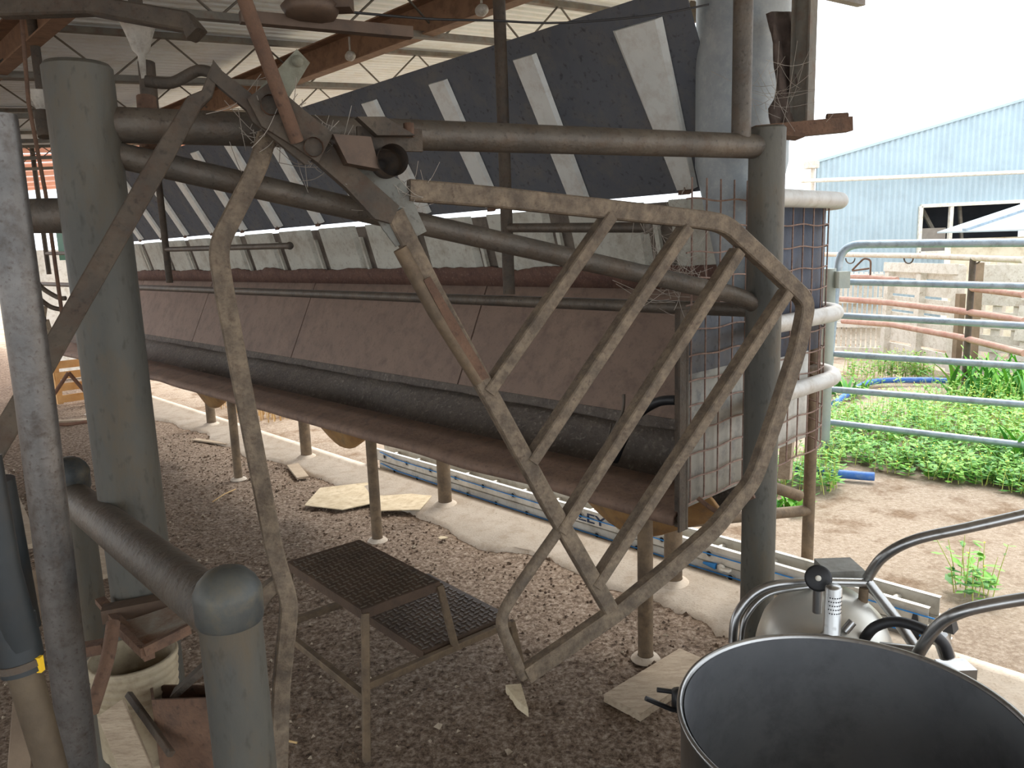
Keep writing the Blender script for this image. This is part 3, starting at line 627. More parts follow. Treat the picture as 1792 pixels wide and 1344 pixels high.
# pit floor/wall below the walkway, out to the left front
mb = MB(); mb.prism([V((-2.2, .3, -.75)), V((1.5, .3, -.75)), V((1.5, 1.1, -.75)), V((-2.2, 1.1, -.75))], Z * -.02); struct(mb.build('floor', mat('dark_pit_floor', (70, 58, 48), (96, 82, 68), None, 6, .9)))
# rusty triangular frame at left rear
fr = G(190, 740, .02)
tp = plane(G(190, 735), G(50, 755)); ta, tb, tc_ = tp(190, 733), tp(120, 652), tp(60, 742)
mb = MB(); mb.tube(rounded([tb, ta, tp(120, 743), tc_, tb + Z * .0], .05, 4) , .019, 12)
tag(mb.build('triangle_frame', rodM()), 'rust-brown bent pipe triangle standing on the floor at left rear', 'frame')
# tangled hoses/harness left rear
hc = thing('hanging_harness', 'tangle of dark hoses and bent rods hanging at left rear behind the pole', 'harness', P(70, 540, 3.4))
for i, pts_ in enumerate(([(30, 440), (55, 470), (70, 500), (100, 520), (115, 522)], [(45, 500), (60, 520), (62, 545), (75, 560), (60, 590)], [(50, 505), (85, 535), (110, 542)], [(60, 525), (55, 560), (72, 590), (65, 610)], [(40, 400), (55, 440), (40, 480), (25, 490)])):
    mb = MB(); mb.tube(smooth([P(x, y, 3.3 + .03 * i) for x, y in pts_]), .010 + .004 * (i in (1, 3)), 10); mb.build('hose', black() if i % 2 else galvD(), hc)
mb = MB(); mb.bar(P(75, 535, 3.4), P(62, 632, 3.4), .03, .03); mb.bar(P(80, 560, 3.4), P(92, 600, 3.4), .02, .02); mb.build('slat', woodM(), hc)
mb = MB(); mb.tube([P(32, -40, 2.2), P(50, 180, 2.3), P(80, 340, 2.4), P(110, 560, 2.5)], .006, 8); tag(mb.build('hanging_wire', rust()), 'thin rusty wire hanging from the roof at the left', 'wire')
mb = MB(); mb.lathe(onv(150, 580, 2.5), [(0, .05), (.07, .04), (.1, 0), (.07, -.04), (0, -.05)], U, 20)
for a in (-1, 0, 1): mb.bar(onv(140, 582, 2.5), onv(125, 578 + 6 * a, 2.42), .03, .01)
tag(mb.build('milking_claw', black()), 'black rubber milking cluster lying at the far end of the trough', 'milking cluster')
# light fittings under roof at left
def funnel(x, y, d, sc2, label):
    c = P(x, y, d); th_ = thing('funnel_lamp', label, 'lamp', c, 'funnel lamps under the roof')
    mb = MB(); mb.lathe(c, [(.056 * sc2, .0), (.05 * sc2, -.012), (.036 * sc2, -.05 * sc2), (.026 * sc2, -.085 * sc2), (.012 * sc2, -.10 * sc2), (.008 * sc2, -.17 * sc2), (0, -.17 * sc2)], n=24); mb.lathe(c, [(.056 * sc2, 0), (.03, -.01), (0, -.01)], n=24); mb.build('shade', porc(), th_)
    mb = MB(); mb.tube([c, V((c.x, c.y, rz(c.dot(W)) - .02))], .02, 12); mb.build('stem', galvD(), th_)
funnel(241, 38, 2.3, .95, 'white funnel-shaped fitting under the roof above the big left post')
funnel(72, 160, 3.4, 1.0, 'white funnel-shaped fitting further back at the left edge')
for x, y, y2, d, w_ in ((256, 110, 200, 2.35, .04), (72, 195, 240, 3.4, .05)):
    mb = MB(); mb.tube([P(x, y, d), P(x + 8, y2, d)], w_ / 1.6, 14); tag(mb.build('dangling_sleeve', galvD()), 'dark tapered sleeve below the ' + ('nearer' if x > 100 else 'farther') + ' white funnel', 'sleeve')
for pts_, lab in (([(0, 15), (160, 10), (330, 40), (345, 62)], 'thick dusty timber rafter end at the upper left'),):
    mb = MB(); mb.tube([P(x, y, 2.1) for x, y in pts_], .024, square=True); tag(mb.build('dusty_conduit', galvD()), 'thick dust-coated conduit crossing under the roof at upper left', 'conduit')
mb = MB(); mb.bar(P(420, 30, 1.9), P(720, 58, 2.1), .03, .028); mb.lathe(P(545, 28, 1.95), [(.0, .05), (.05, .045), (.075, .02), (.06, -.005), (.03, -.012), (0, -.012)], Z, 20); mb.box(P(560, 5, 1.95), V((.08, .0, 0)), V((0, .03, 0)), Z * .02)
tag(mb.build('roof_bracket', rustD()), 'dark dusty bracket with round boss under the roof at top centre', 'bracket')
mb = MB(); mb.tube(smooth([P(600, 20, 2.0), P(750, 33, 2.2), P(860, 36, 2.3), P(980, 40, 2.4), P(1130, 28, 2.5), P(1240, 8, 2.6)]), .0035, 6); tag(mb.build('slack_cable', black()), 'slack cable strung under the roof across the top of the dark sheet', 'cable')
for x, y, v in ((613, 98, 2.5), (843, 18, 2.5)):
    p = onv(x, y, v); mb = MB(); mb.tube([p + Z * .1, p + Z * .03], .006, 8); mb.lathe(p, [(.0, -.035), (.02, -.025), (.028, 0), (.02, .025), (0, .035)], U, 16)
    tag(mb.build('insulator', porc()), 'pale round insulator on the brown beam' + (' at upper centre left' if x < 700 else ' next to the dark upright pipe'), 'insulator')

# ============================================================ STEP STOOL
e1 = V((-.65, .76, 0)).normalized(); e2 = V((.76, .65, 0)).normalized(); A0 = V((-.5175, 2.36, 0))
def T(a, b, z): return A0 + e1 * a + e2 * b + Z * z
ss = thing('step_stool', 'rusty two-step stool with chequer-plate treads standing on the dung floor', 'step stool', T(.28, .3, 0))
def tread(name, a0, a1, b0, b1, z):
    mb = MB(); mb.hexa([T(a0, b0, z - .006), T(a1, b0, z - .006), T(a1, b1, z - .006), T(a0, b1, z - .006), T(a0, b0, z), T(a1, b0, z), T(a1, b1, z), T(a0, b1, z)])
    for (p0, p1, q0, q1) in ((a0, a1, b0, b0), (a0, a1, b1, b1), (a0, a0, b0, b1), (a1, a1, b0, b1)): mb.bar(T(p0, q0, z - .018), T(p1, q1, z - .018), .006, .034)
    o = mb.build(name, rustD(), ss)
    mb = MB(); k_ = 0; st_ = .027; aa = a0 + .015
    while aa < a1 - .01:
        bb = b0 + .015; j = 0
        while bb < b1 - .01:
            if (k_ + j) % 2: mb.box(T(aa, bb, z + .001), e1 * .0115, e2 * .0025, Z * .0016)
            else: mb.box(T(aa, bb, z + .001), e1 * .0025, e2 * .0115, Z * .0016)
            bb += st_; j += 1
        aa += st_; k_ += 1
    stuff(mb.build('chequer_pattern', mat('worn_chequer_lug', (104, 92, 80), (132, 124, 112), None, 5, .4, .6), o))
tread('top_tread', 0, .56, 0, .31, .50); tread('lower_tread', .0, .54, .23, .62, .262)
def leg(a, b, z0, a1, b1, z1): mb = MB(); mb.tube([T(a, b, z0), T(a1, b1, z1)], .0125, square=True, up=gn); mb.build('leg', brass(), ss)
leg(.0, .01, .485, -.05, -.05, 0); leg(.56, .01, .485, .60, -.05, 0); leg(.0, .31, .485, -.03, .345, .24); leg(.56, .31, .485, .585, .345, .24)
leg(-.03, .61, .25, -.05, .65, 0); leg(.56, .61, .25, .6, .65, 0)
def rail(a, b, a1, b1, z): mb = MB(); mb.tube([T(a, b, z), T(a1, b1, z)], .0125, square=True); mb.build('side_rail', brass(), ss)
rail(-.025, -.02, -.03, .6, .245); rail(.58, -.02, .57, .6, .245); rail(-.025, -.02, .58, -.02, .2)
# ============================================================ LADDER
ld = thing('extension_ladder', 'aluminium extension ladder with blue rope lying along the concrete strip', 'ladder', S(2.5, 3.4, 0))
LV = 3.15; la, lb = G(652, 832), None
sL = onv(650, 815, LV).dot(U); sR = onv(1648, 1092, LV).dot(U)
def lz(i): return .006 + .088 * i
for i in range(2):
    sl, sr = sL - .12 * (1 - i), sR + (.05 if i else 0)
    for j, vv in enumerate((LV, LV + .13)):
        mb = MB(); mb.bar(S(sl, vv, lz(i) + .041), S(sr, vv, lz(i) + .041), .004, .082); mb.bar(S(sl, vv + .01, lz(i) + .002), S(sr, vv + .01, lz(i) + .002), .024, .004); mb.bar(S(sl, vv + .01, lz(i) + .081), S(sr, vv + .01, lz(i) + .081), .024, .004)
        mb.build('stile', alu(), ld)
    s = sl - .2
    while s > sr + .05:
        mb = MB(); c = S(s, LV - .003, lz(i) + .041); mb.tube([c - W * .003, c + W * .13], .014, 16); mb.lathe(c - W * .004, [(.017, 0), (.020, -.001), (.020, .002)], -W, 20); mb.lathe(c - W * .0045, [(.013, 0), (0, 0)], -W, 20, 1)
        mb.build('rung', [alu(), dark()], ld); s -= .28
for i in range(2):
    mb = MB(); pts = [S(sL - .15 - (sL - sR - .15) * t / 20, LV - .012, lz(i) + .052 - .012 * math.sin(t / 20 * 3.14) + (.02 if t == 0 else 0)) for t in range(21)]
    mb.tube(pts, .0035, 8); mb.build('rope', blue(), ld)
mb = MB(); mb.box(S(sL - .02, LV, .05), U * .03, W * .02, Z * .04); mb.build('rubber_foot', black(), ld)
for i, s in enumerate((sR + .12, sR)): mb = MB(); mb.hexa([S(s, LV - .02, .03 + .078 * i), S(s - .05, LV - .02, .03 + .078 * i), S(s - .05, LV + .04, .03 + .078 * i), S(s, LV + .04, .03 + .078 * i), S(s - .015, LV - .01, .14 + .05 * i), S(s - .03, LV - .01, .14 + .05 * i), S(s - .03, LV + .03, .14 + .05 * i), S(s - .015, LV + .03, .14 + .05 * i)]); mb.build('rubber_foot', black(), ld)
c = onv(1262, 994, LV - .012); mb = MB(); mb.tube([c + U * .1, c + U * .03], [.006, .016], 12); mb.build('rope_hook', blue(), ld)
mb = MB(); mb.lathe(c, [(.0, -.006), (.02, -.006), (.02, .006), (0, .006)], -W, 20); mb.bar(c - U * .05, c, .03, .012); mb.build('pulley', white(), ld)
tp_ = onv(968, 886, LV - .004); label_curve_text('BAILEY', .074, S(tp_.dot(U), LV - .0035, lz(1) + .012), -U, Z, mat('navy_lettering', (30, 40, 66), (34, 46, 74), None, 5, .6, 0, 0), ld, 'lettering', .0008, 1.75)
# ============================================================ scraps on floor
def sheetscrap(pix, z, label, m, cat='cardboard', th=.006):
    mb = MB(); mb.prism([G(x, y, z + .01 * random.random()) for x, y in pix], Z * th); return tag(mb.build('cardboard_sheet' if cat == 'cardboard' else 'scrap', m), label, cat)
sheetscrap([(533, 885), (560, 855), (640, 846), (700, 850), (660, 880), (600, 893)], .015, 'torn buff cardboard sheet on the dung in front of the middle trough leg', dirtY())
sheetscrap([(655, 870), (762, 862), (735, 893), (650, 895)], .02, 'second buff cardboard flap just right of the middle trough leg', dirtY())
mb = MB(); mb.prism([G(885, 1212), G(912, 1210), G(925, 1255), G(905, 1240)], Z * .02 + V((.0, .02, .0))); tag(mb.build('bark_scrap', dirtY()), 'small pale wedge of bark beside the stool leg', 'scrap')
sheetscrap([(1380, 1185 - 5), (1420, 1170), (1445, 1195), (1400, 1200)], .01, 'pale scrap near the vat', dirtY(), 'scrap') if False else None
for i, (x0_, y0_, x1_, y1_, l_) in enumerate(((372, 878, 412, 856, 'thin bare white stick lying left of the bent drop bar'), (455, 1290, 520, 1300, 'short pale stick at the foot of the domed post'), (730, 868, 790, 846, 'thin twig by the second cardboard flap'))):
    mb = MB(); mb.tube([G(x0_, y0_, .008), G((x0_ + x1_) / 2, (y0_ + y1_) / 2 - 2, .016), G(x1_, y1_, .008)], .004, 6); tag(mb.build('stick', hay()), l_, 'stick')
for x, y, r_, l_ in ((775, 942, .03, 'small white flake lying right of the middle trough leg'), (418, 820, .025, 'pale flake on the dung near the concrete strip')):
    c = G(x, y, .012); mb = MB(); mb.prism([c + V((math.cos(a) * r_ * q, math.sin(a) * r_ * q * .8, 0)) for a, q in ((0, 1), (1, .8), (2, 1.1), (3.2, .9), (4.3, 1), (5.3, .8))], Z * .006); tag(mb.build('scrap', dirtY()), l_, 'scrap')
# ============================================================ VAT
vc = V((.7243, 1.5465, 0)); VR = .365; vt_ = thing('steel_vat', 'large round open stainless steel vat in the lower right corner', 'vat', vc)
vc.z = .6
mb = MB(); mb.lathe(vc, [(VR - .004, -.01), (VR, .0), (VR + .004, .004), (VR + .011, .002), (VR + .012, -.008), (VR + .006, -.014), (VR + .003, -.014), (VR, -.4), (VR - .05, -.47), (0, -.48)], n=96); mb.build('shell', stain(), vt_, fixn=True)
mb = MB(); mb.lathe(vc, [(VR - .005, -.004), (VR - .006, -.38), (VR - .05, -.445), (.12, -.46), (0, -.46)], n=96); mb.build('inner_wall', stainD(), vt_)
mb = MB()
for i in range(3):
    a = 2.1 * i + .4; mb.tube([vc + V((math.cos(a), math.sin(a), 0)) * .3 + Z * -.45, V((vc.x, vc.y, 0)) + V((math.cos(a), math.sin(a), 0)) * .31], .018, 12)
mb.build('foot_ring', stain(), vt_)
hp = G(1165, 1235, .5); mb = MB(); mb.tube(rounded([P(1150, 1207, 1.9), P(1188, 1212, 1.9), P(1186, 1246, 1.88), P(1130, 1222, 1.86)], .02), .006, 8); mb.lathe(P(1188, 1225, 1.89), [(0, -.03), (.018, -.025), (.018, .025), (0, .03)], Z, 12); mb.build('latch', black(), vt_)
c = G(1262, 1344, .45); sb_ = thing('small_pail', 'dark steel pail half hidden behind the left side of the vat', 'pail', V((c.x, c.y, 0)))
c = V((vc.x - .535, vc.y - .10, .44)); mb = MB(); mb.lathe(c, [(.165, .0), (.17, .006), (.175, 0), (.17, -.01), (.16, -.4), (0, -.4)], n=48); mb.lathe(c, [(.163, 0), (.155, -.38), (0, -.38)], n=48); mb.build('body', stain(), sb_)
# ============================================================ TEST BUCKET / MILK RECEIVER
mk = thing('milk_receiver', 'domed stainless milk can with black gauge and perforated cap behind the vat', 'milk can', G(1430, 1300))
dc = P(1440, 1118, 2.25); axd = (Z + V((-.15, -.25, 0))).normalized()
mb = MB(); mb.lathe(dc, [(.185, -.45), (.19, -.02), (.185, 0), (.17, .05), (.13, .105), (.07, .135), (.03, .14), (0, .142)], axd, 56); mb.build('body', mat('satin_steel_dome', (190, 188, 180), (206, 204, 196), None, 3, .38, .6, .02), mk)
gz = P(1432, 1012, 2.12)
mb = MB(); gd = (ray(1433, 1012) * -1).normalized(); mb.lathe(gz, [(0, .014), (.03, .014), (.036, .010), (.036, -.012), (0, -.012)], gd, 32); mb.lathe(gz, [(0, .019), (.007, .019), (.008, .014)], gd, 16, 1); mb.build('gauge', [black(), white()], mk)
mb = MB(); mb.tube([gz - Z * .03, gz - Z * .10], .013, 16); mb.build('gauge_stem', stain(), mk)
pc = P(1459, 1028, 2.05); mb = MB(); mb.lathe(pc, [(0, .006), (.016, .006), (.0215, 0), (.022, -.13), (.03, -.14), (.03, -.16)], Z, 28); 
cyl = mb.build('perforated_cap', stain(), mk)
mb = MB()
for i in range(7):
    for j in range(5):
        a = -math.pi / 2 - .9 + i * .28 + (0 if j % 2 else .14); mb.lathe(pc + V((math.cos(a), math.sin(a), 0)) * .0222 + Z * (-.022 - j * .011), [(0, 0), (.002, 0)], V((math.cos(a), math.sin(a), 0)), 8)
mb.build('perforations', dark(), cyl)
mb = MB(); mb.tube([P(1478, 1105, 2.1), P(1492, 1088, 2.1)], .012, 12); mb.build('spout', stain(), mk)
# trolley frame
ty = thing('steel_trolley', 'stainless pipe trolley with long curved handles rising to the right edge', 'trolley', G(1500, 1330))
def hp(pts, r=.016): mb = MB(); mb.tube(smooth([P(*p) for p in pts], 8), r, 18); return mb.build('frame_pipe', stain(), ty)
hp([(1282, 1125, 2.2), (1290, 1075, 2.2), (1330, 1032, 2.2), (1400, 1019, 2.2), (1516, 1020, 2.2)], .0125)
hp([(1296, 1128, 2.25), (1306, 1080, 2.25), (1345, 1040, 2.25), (1420, 1026, 2.25)], .008)
mb = MB(); mb.tube(smooth([P(1518, 1012, 2.2), P(1545, 975, 2.15), P(1600, 945, 2.1), P(1700, 922, 2.05), P(1840, 890, 2.0)], 8), .0145, 18); mb.build('handle', stain(), ty)
mb = MB(); mb.tube(smooth([P(1606, 1145, 2.0), P(1640, 1096, 1.95), P(1690, 1068, 1.9), P(1792, 1048, 1.85), P(1880, 1040, 1.8)], 8), .0155, 18); mb.build('handle', stain(), ty)
mb = MB(); mb.tube([P(1516, 1016, 2.2), P(1570, 1085, 2.2), P(1600, 1130, 2.2)], .0155, 16); mb.build('frame_pipe', stain(), ty)
mb = MB(); mb.tube([P(1512, 1028, 2.2), P(1505, 1120, 2.25)], .013, 16); mb.build('frame_pipe', brass(), ty)
mb = MB(); mb.tube([P(1540, 1132, 2.1), P(1610, 1140, 2.05)], .014, 16); mb.build('frame_pipe', stain(), ty)
mb = MB(); p = P(1468, 1000, 2.3); mb.box(p, V((.055, 0, 0)), V((0, .05, 0)), Z * .022); mb.build('battery_box', mat('dull_grey_box', (128, 128, 122), (150, 150, 144), (110, 104, 96), 6, .7, .2), ty)
mb = MB(); mb.tube(smooth([P(1508, 1125, 2.1), P(1530, 1098, 2.08), P(1570, 1088, 2.05), P(1620, 1103, 2.0), P(1650, 1125, 2.0), P(1660, 1150, 2.0)], 6), .014, 14); tag(mb.build('bent_hose', black()), 'black rubber hose arched over the trolley behind the vat', 'hose')
mb = MB(); mb.tube([P(1645, 1112, 2.05), P(1658, 1150, 2.05)], .02, 14); mb.box(P(1672, 1172, 2.05), V((.04, 0, 0)), V((0, .03, 0)), Z * .015); tag(mb.build('hose_fitting', stain()), 'metal coupling on the end of the arched black hose', 'fitting')
mb = MB(); mb.prism([G(1680, 1178), G(1745, 1190), G(1752, 1200), G(1700, 1196)], Z * .03); tag(mb.build('offcut_board', dirtY()), 'small pale offcut of board on the dirt right of the trolley', 'board')
mb = MB(); mb.prism([G(1720, 1205), G(1800, 1240), G(1830, 1290), G(1760, 1260)], Z * .01); tag(mb.build('concrete_slab', conc()), 'edge of a pale slab beyond the right rim of the vat', 'slab')

# ============================================================ YARD
# galvanised panel gate
a = G(1442, 792); yr = P(1792, 600, a.y * .89 / ray(1792, 600).y); ypl = plane(a, (yr.x, yr.y, 0))
yg = thing('cattle_gate', 'bright galvanised six-rail cattle gate standing in the yard', 'gate', a)
mb = MB(); mb.tube(rounded([ypl(1442, 742), ypl(1463, 500), ypl(1472, 428), ypl(1620, 426), ypl(1850, 424)], .28, 9), .029, 20); mb.build('outer_tube', yardG(), yg)
for (ya, yb_) in ((493, 501), (552, 570), (619, 641), (681, 708), (738, 779)):
    xa = 1468 - (ya - 500) * .1; mb = MB(); p0 = ypl(xa, ya); p1 = ypl(1850, ya + (yb_ - ya) * (1850 - xa) / (1792 - xa)); mb.tube([p0, p0 * .96 + p1 * .04, p1], [.018, .024, .024], 18); mb.build('rail', yardG(), yg)
p0 = ypl(1440, 800, .1); p1 = ypl(1454, 470, .1)
p0.z = 0; mb = MB(); mb.tube([V((p0.x, p0.y, -.1)), V((p0.x, p0.y, p1.z))], .045, 20); mb.box(V((p0.x + .06, p0.y - .08, p1.z - .08)), V((.04, 0, 0)), V((0, .04, 0)), Z * .06); gpst = mb.build('gate_post', mat('grey_green_post', (140, 148, 146), (160, 164, 154), None, 4, .6, .3)); tag(gpst, 'grey pipe gate post at the hinge side of the cattle gate', 'post')
mb = MB(); 
for i in range(5): mb.tube(smooth([ypl(1436, 576 + 3 * i, .06), ypl(1442 + 3 * i, 588 + 4 * i, .06), ypl(1452, 592 + i, .06)]), .008, 5)
mb.tube(smooth([ypl(1444, 590, -.03), ypl(1440, 600, -.03), ypl(1445, 606, -.03)]), .004, 5)
tag(mb.build('orange_twine', orange()), 'knot of orange baling twine tied at the cattle gate post', 'twine')
# shed
wl = 14.; A_ = P(1425, 417, wl); B_ = P(1900, 401, wl * .985); wp = plane((A_.x, A_.y, 0), (B_.x, B_.y, 0))
wdir = (V((B_.x, B_.y, 0)) - V((A_.x, A_.y, 0))).normalized(); wnn = wdir.cross(Z)
def wpt(d, z, off=0.): return V((A_.x, A_.y, 0)) + wdir * d + Z * z + wnn * off
rk0 = wp(1425, 285).z; d1 = (wp(1792, 175) - wp(1425, 285)).dot(wdir); rk = (wp(1792, 175).z - rk0) / d1
wx0 = (wp(1608, 400) - wpt(0, 0)).dot(wdir); wx1 = (wp(1792 + 60, 400) - wpt(0, 0)).dot(wdir); wz0 = wp(1608, 443).z; wz1 = wp(1608, 361).z
sh = thing('farm_shed', 'pale blue corrugated iron shed with a window opening beyond the yard', 'shed', wpt(3, 0))
mb = MB(); DD = 8.5; pw = .076
def corr(d0, d1_, zf0, zf1):
    rows = []; n = int((d1_ - d0) * 80)
    for i in range(n + 1):
        d = d0 + (d1_ - d0) * i / n; o = .013 * math.cos(2 * math.pi * d / .10); rows.append([wpt(d, zf0(d), o), wpt(d, zf1(d), o)])
    mb.grid(rows, sm=True)
zr_ = lambda d: rk0 + rk * d
dep = ray(1470, 400); dep.z = 0; dep.normalize(); dep *= 5.
corr(0, wx0, lambda d: 0, zr_); corr(wx0, wx1, lambda d: 0, lambda d: wz0); corr(wx0, wx1, lambda d: wz1, zr_); corr(wx1, DD, lambda d: 0, zr_)
o = mb.build('wall', shedM(), sh, fixn=False); so = o.modifiers.new('t', 'SOLIDIFY'); so.thickness = .01; so.use_rim = False
mb = MB(); mb.prism([wpt(-.06, zr_(-.06) + .0, .05), wpt(DD, zr_(DD), .05), wpt(DD, zr_(DD) + .05, .05), wpt(-.06, zr_(0) + .03, .05)], dep); mb.build('roof', shedM(), sh)
mb = MB(); mb.prism([wpt(0, 0, -.02), wpt(0, zr_(0), -.02), wpt(0, zr_(0), -.02) + dep, wpt(0, 0, -.02) + dep], wdir * .02); mb.build('side_wall', shedM(), sh)
mb = MB(); mb.box(wpt(-.1, 1.5, .0), wdir * .06, wnn * .05, Z * 1.5) ; mb.build('corner_post', mat('brown_corner_post', (140, 104, 84), (160, 126, 100)), sh) if False else None
mb = MB(); pz = wp(1500, 314).z; mb.tube([wpt(-.35, pz - .01, .25), wpt(3, pz, .25), wpt(DD, pz + .02, .25)], .035, 14); mb.build('wall_pipe', white(), sh)
mb = MB(); g0 = wp(1415, 290, 0); mb.box(wpt(-.13, g0.z, .1), wdir * .1, wnn * .12, Z * .06); mb.tube([wpt(-.1, g0.z, .1), wpt(-.05, 0, .1)], .035, 10); mb.build('gutter', palW(), sh)
fw = .07
wi = None
mb = MB()
for (a_, b__) in ((wpt(wx0, wz0, .03), wpt(wx0, wz1, .03)), (wpt(wx0, wz1, .03), wpt(wx1, wz1 + .03, .03)), (wpt(wx0, wz0, .03), wpt(wx1, wz0, .03)), (wpt(wx0 + .54, wz0, .02), wpt(wx0 + .54, wz1, .02))): mb.bar(a_, b__, .06, .07, wnn)
mb.build('window_frame', white(), sh)
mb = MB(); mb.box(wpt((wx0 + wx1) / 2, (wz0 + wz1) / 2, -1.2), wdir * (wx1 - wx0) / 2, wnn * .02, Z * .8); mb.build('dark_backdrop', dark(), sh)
mb = MB(); mb.box(wpt(wx0 + .28, wz0 + .22, -.15), wdir * .27, wnn * .01, Z * .22); mb.build('window_board', mat('grey_window_board', (140, 132, 124), (156, 148, 138)), sh)
mb = MB(); mb.bar(wpt(wx0 + .2, wz1, -.4), wpt(wx0 + .45, wz0 + .4, -.4), .06, .06); mb.bar(wpt(wx0 + .9, wz1, -.4), wpt(wx0 + 1., wz0, -.4), .05, .05); mb.build('inside_strut', purM(), sh)
# lean-to with pale roof
lt_ = thing('lean_to', 'cream sheeted lean-to with shallow pale metal roof in front of the shed', 'lean-to', P(1760, 620, 11.6))
l0 = P(1665, 418, 11.4); l1 = P(1860, 414, 11.0); lp = plane((l0.x, l0.y, 0), (l1.x, l1.y, 0)); ld_ = (V((l1.x, l1.y, 0)) - V((l0.x, l0.y, 0))).normalized(); lnn = ld_.cross(Z)
def lpt(d, z, off=0.): return V((l0.x, l0.y, 0)) + ld_ * d + Z * z + lnn * off
mb = MB(); mb.prism([lpt(0, 0), lpt(4, 0), lpt(4, l0.z), lpt(0, l0.z)], lnn * -.05); mb.build('front_sheet', mat('stained_cream_sheet', (206, 198, 172), (222, 216, 196), (168, 150, 118), 2.5, .8, 0, .05, 30, .8), lt_)
mb = MB(); ez = lp(1650, 408).z; mb.prism([lpt(-.25, ez, .25), lpt(4, ez - .02, .25), lpt(4, ez + .46, -1.5), lpt(1.5, ez + .46, -1.5)], Z * .02); mb.build('roof', mat('pale_grey_roof', (150, 162, 166), (166, 178, 180)), lt_)
mb = MB()
for d in (.1, .9, 1.7, 2.5): mb.bar(lpt(d, ez + .035, .24), lpt(d + 1.75, ez + .49, -1.48), .05, .04)
mb.build('roof_batten', yardG(), lt_)
mb = MB(); mb.bar(lpt(-.05, 0, .05), lpt(-.05, l0.z, .05), .06, .06); mb.build('corner_post', white(), lt_)
# pallets
def pallet(pa, pb, h, label, mode, lean=.05):
    """pa,pb: ground points of the front lower edge"""
    d = (pb - pa); L = d.length; d.normalize(); nn = d.cross(Z); ups = (Z + nn * -lean).normalized(); pt = lambda x, z, o=0.: pa + d * x + ups * z + nn * o
    th_ = thing('pallet', label, 'pallet', (pa + pb) / 2, 'grey pallets stood on edge as a fence')
    nb = 6 if mode != 'wide' else 5
    if mode == 'vert':     # bearers facing: two panels of boards recessed between uprights
        for i in range(nb): mb = MB(); z = h * (i + .5) / nb; mb.box(pt(L / 2, z, -.05), d * L / 2, nn * .01, ups * h / nb * .42); mb.build('board', palW(), th_)
        for x in (.05, L / 2, L - .05): mb = MB(); mb.box(pt(x, h / 2, .0), d * .05, nn * .04, ups * h / 2); mb.build('bearer', palW(), th_)
        mb = MB(); mb.box(pt(L / 2, h - .05, .05), d * L / 2, nn * .01, ups * .06); mb.build('top_board', palW(), th_)
    elif mode == 'slat':   # upright boards with three level bearers in front
        nb = 9
        for i in range(nb): mb = MB(); x = L * (i + .5) / nb; mb.box(pt(x, h / 2, -.05), d * L / nb * .36, nn * .01, ups * h / 2); mb.build('board', palW(), th_)
        for z in (.06, h * .36, h * .66, h - .06): mb = MB(); mb.box(pt(L / 2, z, .02), d * L / 2, nn * .05, ups * .035); mb.build('bearer', palW(), th_)
    else:
        for i in range(nb): mb = MB(); z = h * (i + .5) / nb; mb.box(pt(L / 2, z, .05), d * L / 2, nn * .011, ups * h / nb * .36); mb.build('board', palW(), th_)
        for x in (.12, L / 2, L - .12): mb = MB(); mb.box(pt(x, h / 2, .0), d * .05, nn * .04, ups * h / 2); mb.build('bearer', palW(), th_)
pallet(G(1462, 618), G(1540, 620), 1.15, 'slatted pallet with level bearers, just right of the gate post', 'slat')
pallet(G(1543, 622), G(1668, 652), 1.28, 'tall pallet of two recessed board panels between uprights, mid yard', 'vert', .02)
pallet(G(1684, 655), G(1792, 668), 1.32, 'pallet of wide level boards in front of the lean-to', 'wide')
pallet(G(1768, 668), G(1880, 690), 1.1, 'broken pallet of wide boards at the right edge of the yard', 'wide', .12)
# timber posts between
for x, y, y2, lab in ((1672, 655, 510, 'leaning timber prop between the board pallet and the wide pallet'), (1699, 662, 455, 'dark thin post holding the faded red yard rails')):
    b = G(x, y); mb = MB(); t_ = b + Z * (P(x, y2, 10).z - P(x, y, 10).z) * b.y / 10; mb.bar(b, V((b.x, b.y, max(t_.z, .9))), .09, .07); tag(mb.build('fence_post', mat('brown_timber', (118, 100, 80), (144, 124, 102), None, 5)), lab, 'post')
# yard rails
yl = thing('yard_rail_fence', 'faded red pipe rail fence crossing in front of the pallets', 'rail fence', G(1600, 700))
r0, r1 = G(1480, 640), G(1792, 720); rp = plane(r0, r1)
for pts_, r_ in (([(1470, 523), (1560, 530), (1670, 543), (1740, 553), (1792, 562)], .035), ([(1475, 562), (1560, 568), (1680, 590), (1792, 618)], .033), ([(1475, 484), (1530, 486), (1570, 489)], .03), ([(1700, 505), (1792, 516)], .03)):
    mb = MB(); mb.tube([rp(*p) for p in pts_], r_, 14); mb.build('rail', yardR(), yl)
mb = MB(); mb.tube([rp(1440, 445), rp(1620, 448), rp(1792, 455)], .03, 14)
mb.build('top_rail', mat('pale_cream_rail', (196, 186, 172), (212, 204, 190), (176, 140, 118)), yl)
for x in (1488, 1590, 1708):
    mb = MB(); mb.tube([rp(x + 8 * math.cos(a), 452 + 9 * math.sin(a)) for a in [math.pi * i / 10 for i in range(11)]], .008, 8); mb.build('hook', galvD(), yl)
b = rp(1690, 640); mb = MB(); mb.tube([V((b.x, b.y, 0)), V((b.x, b.y, rp(1690, 450).z))], .03, 12); mb.build('post', galvD(), yl)
mb = MB(); mb.tube(rounded([rp(1523, 482), rp(1524, 455), rp(1512, 452), rp(1490, 474), rp(1520, 470)], .05), .012, 8); tag(mb.build('rusty_latch', rust()), 'rusty bent latch bar standing above the slatted pallet', 'latch')
mb = MB()
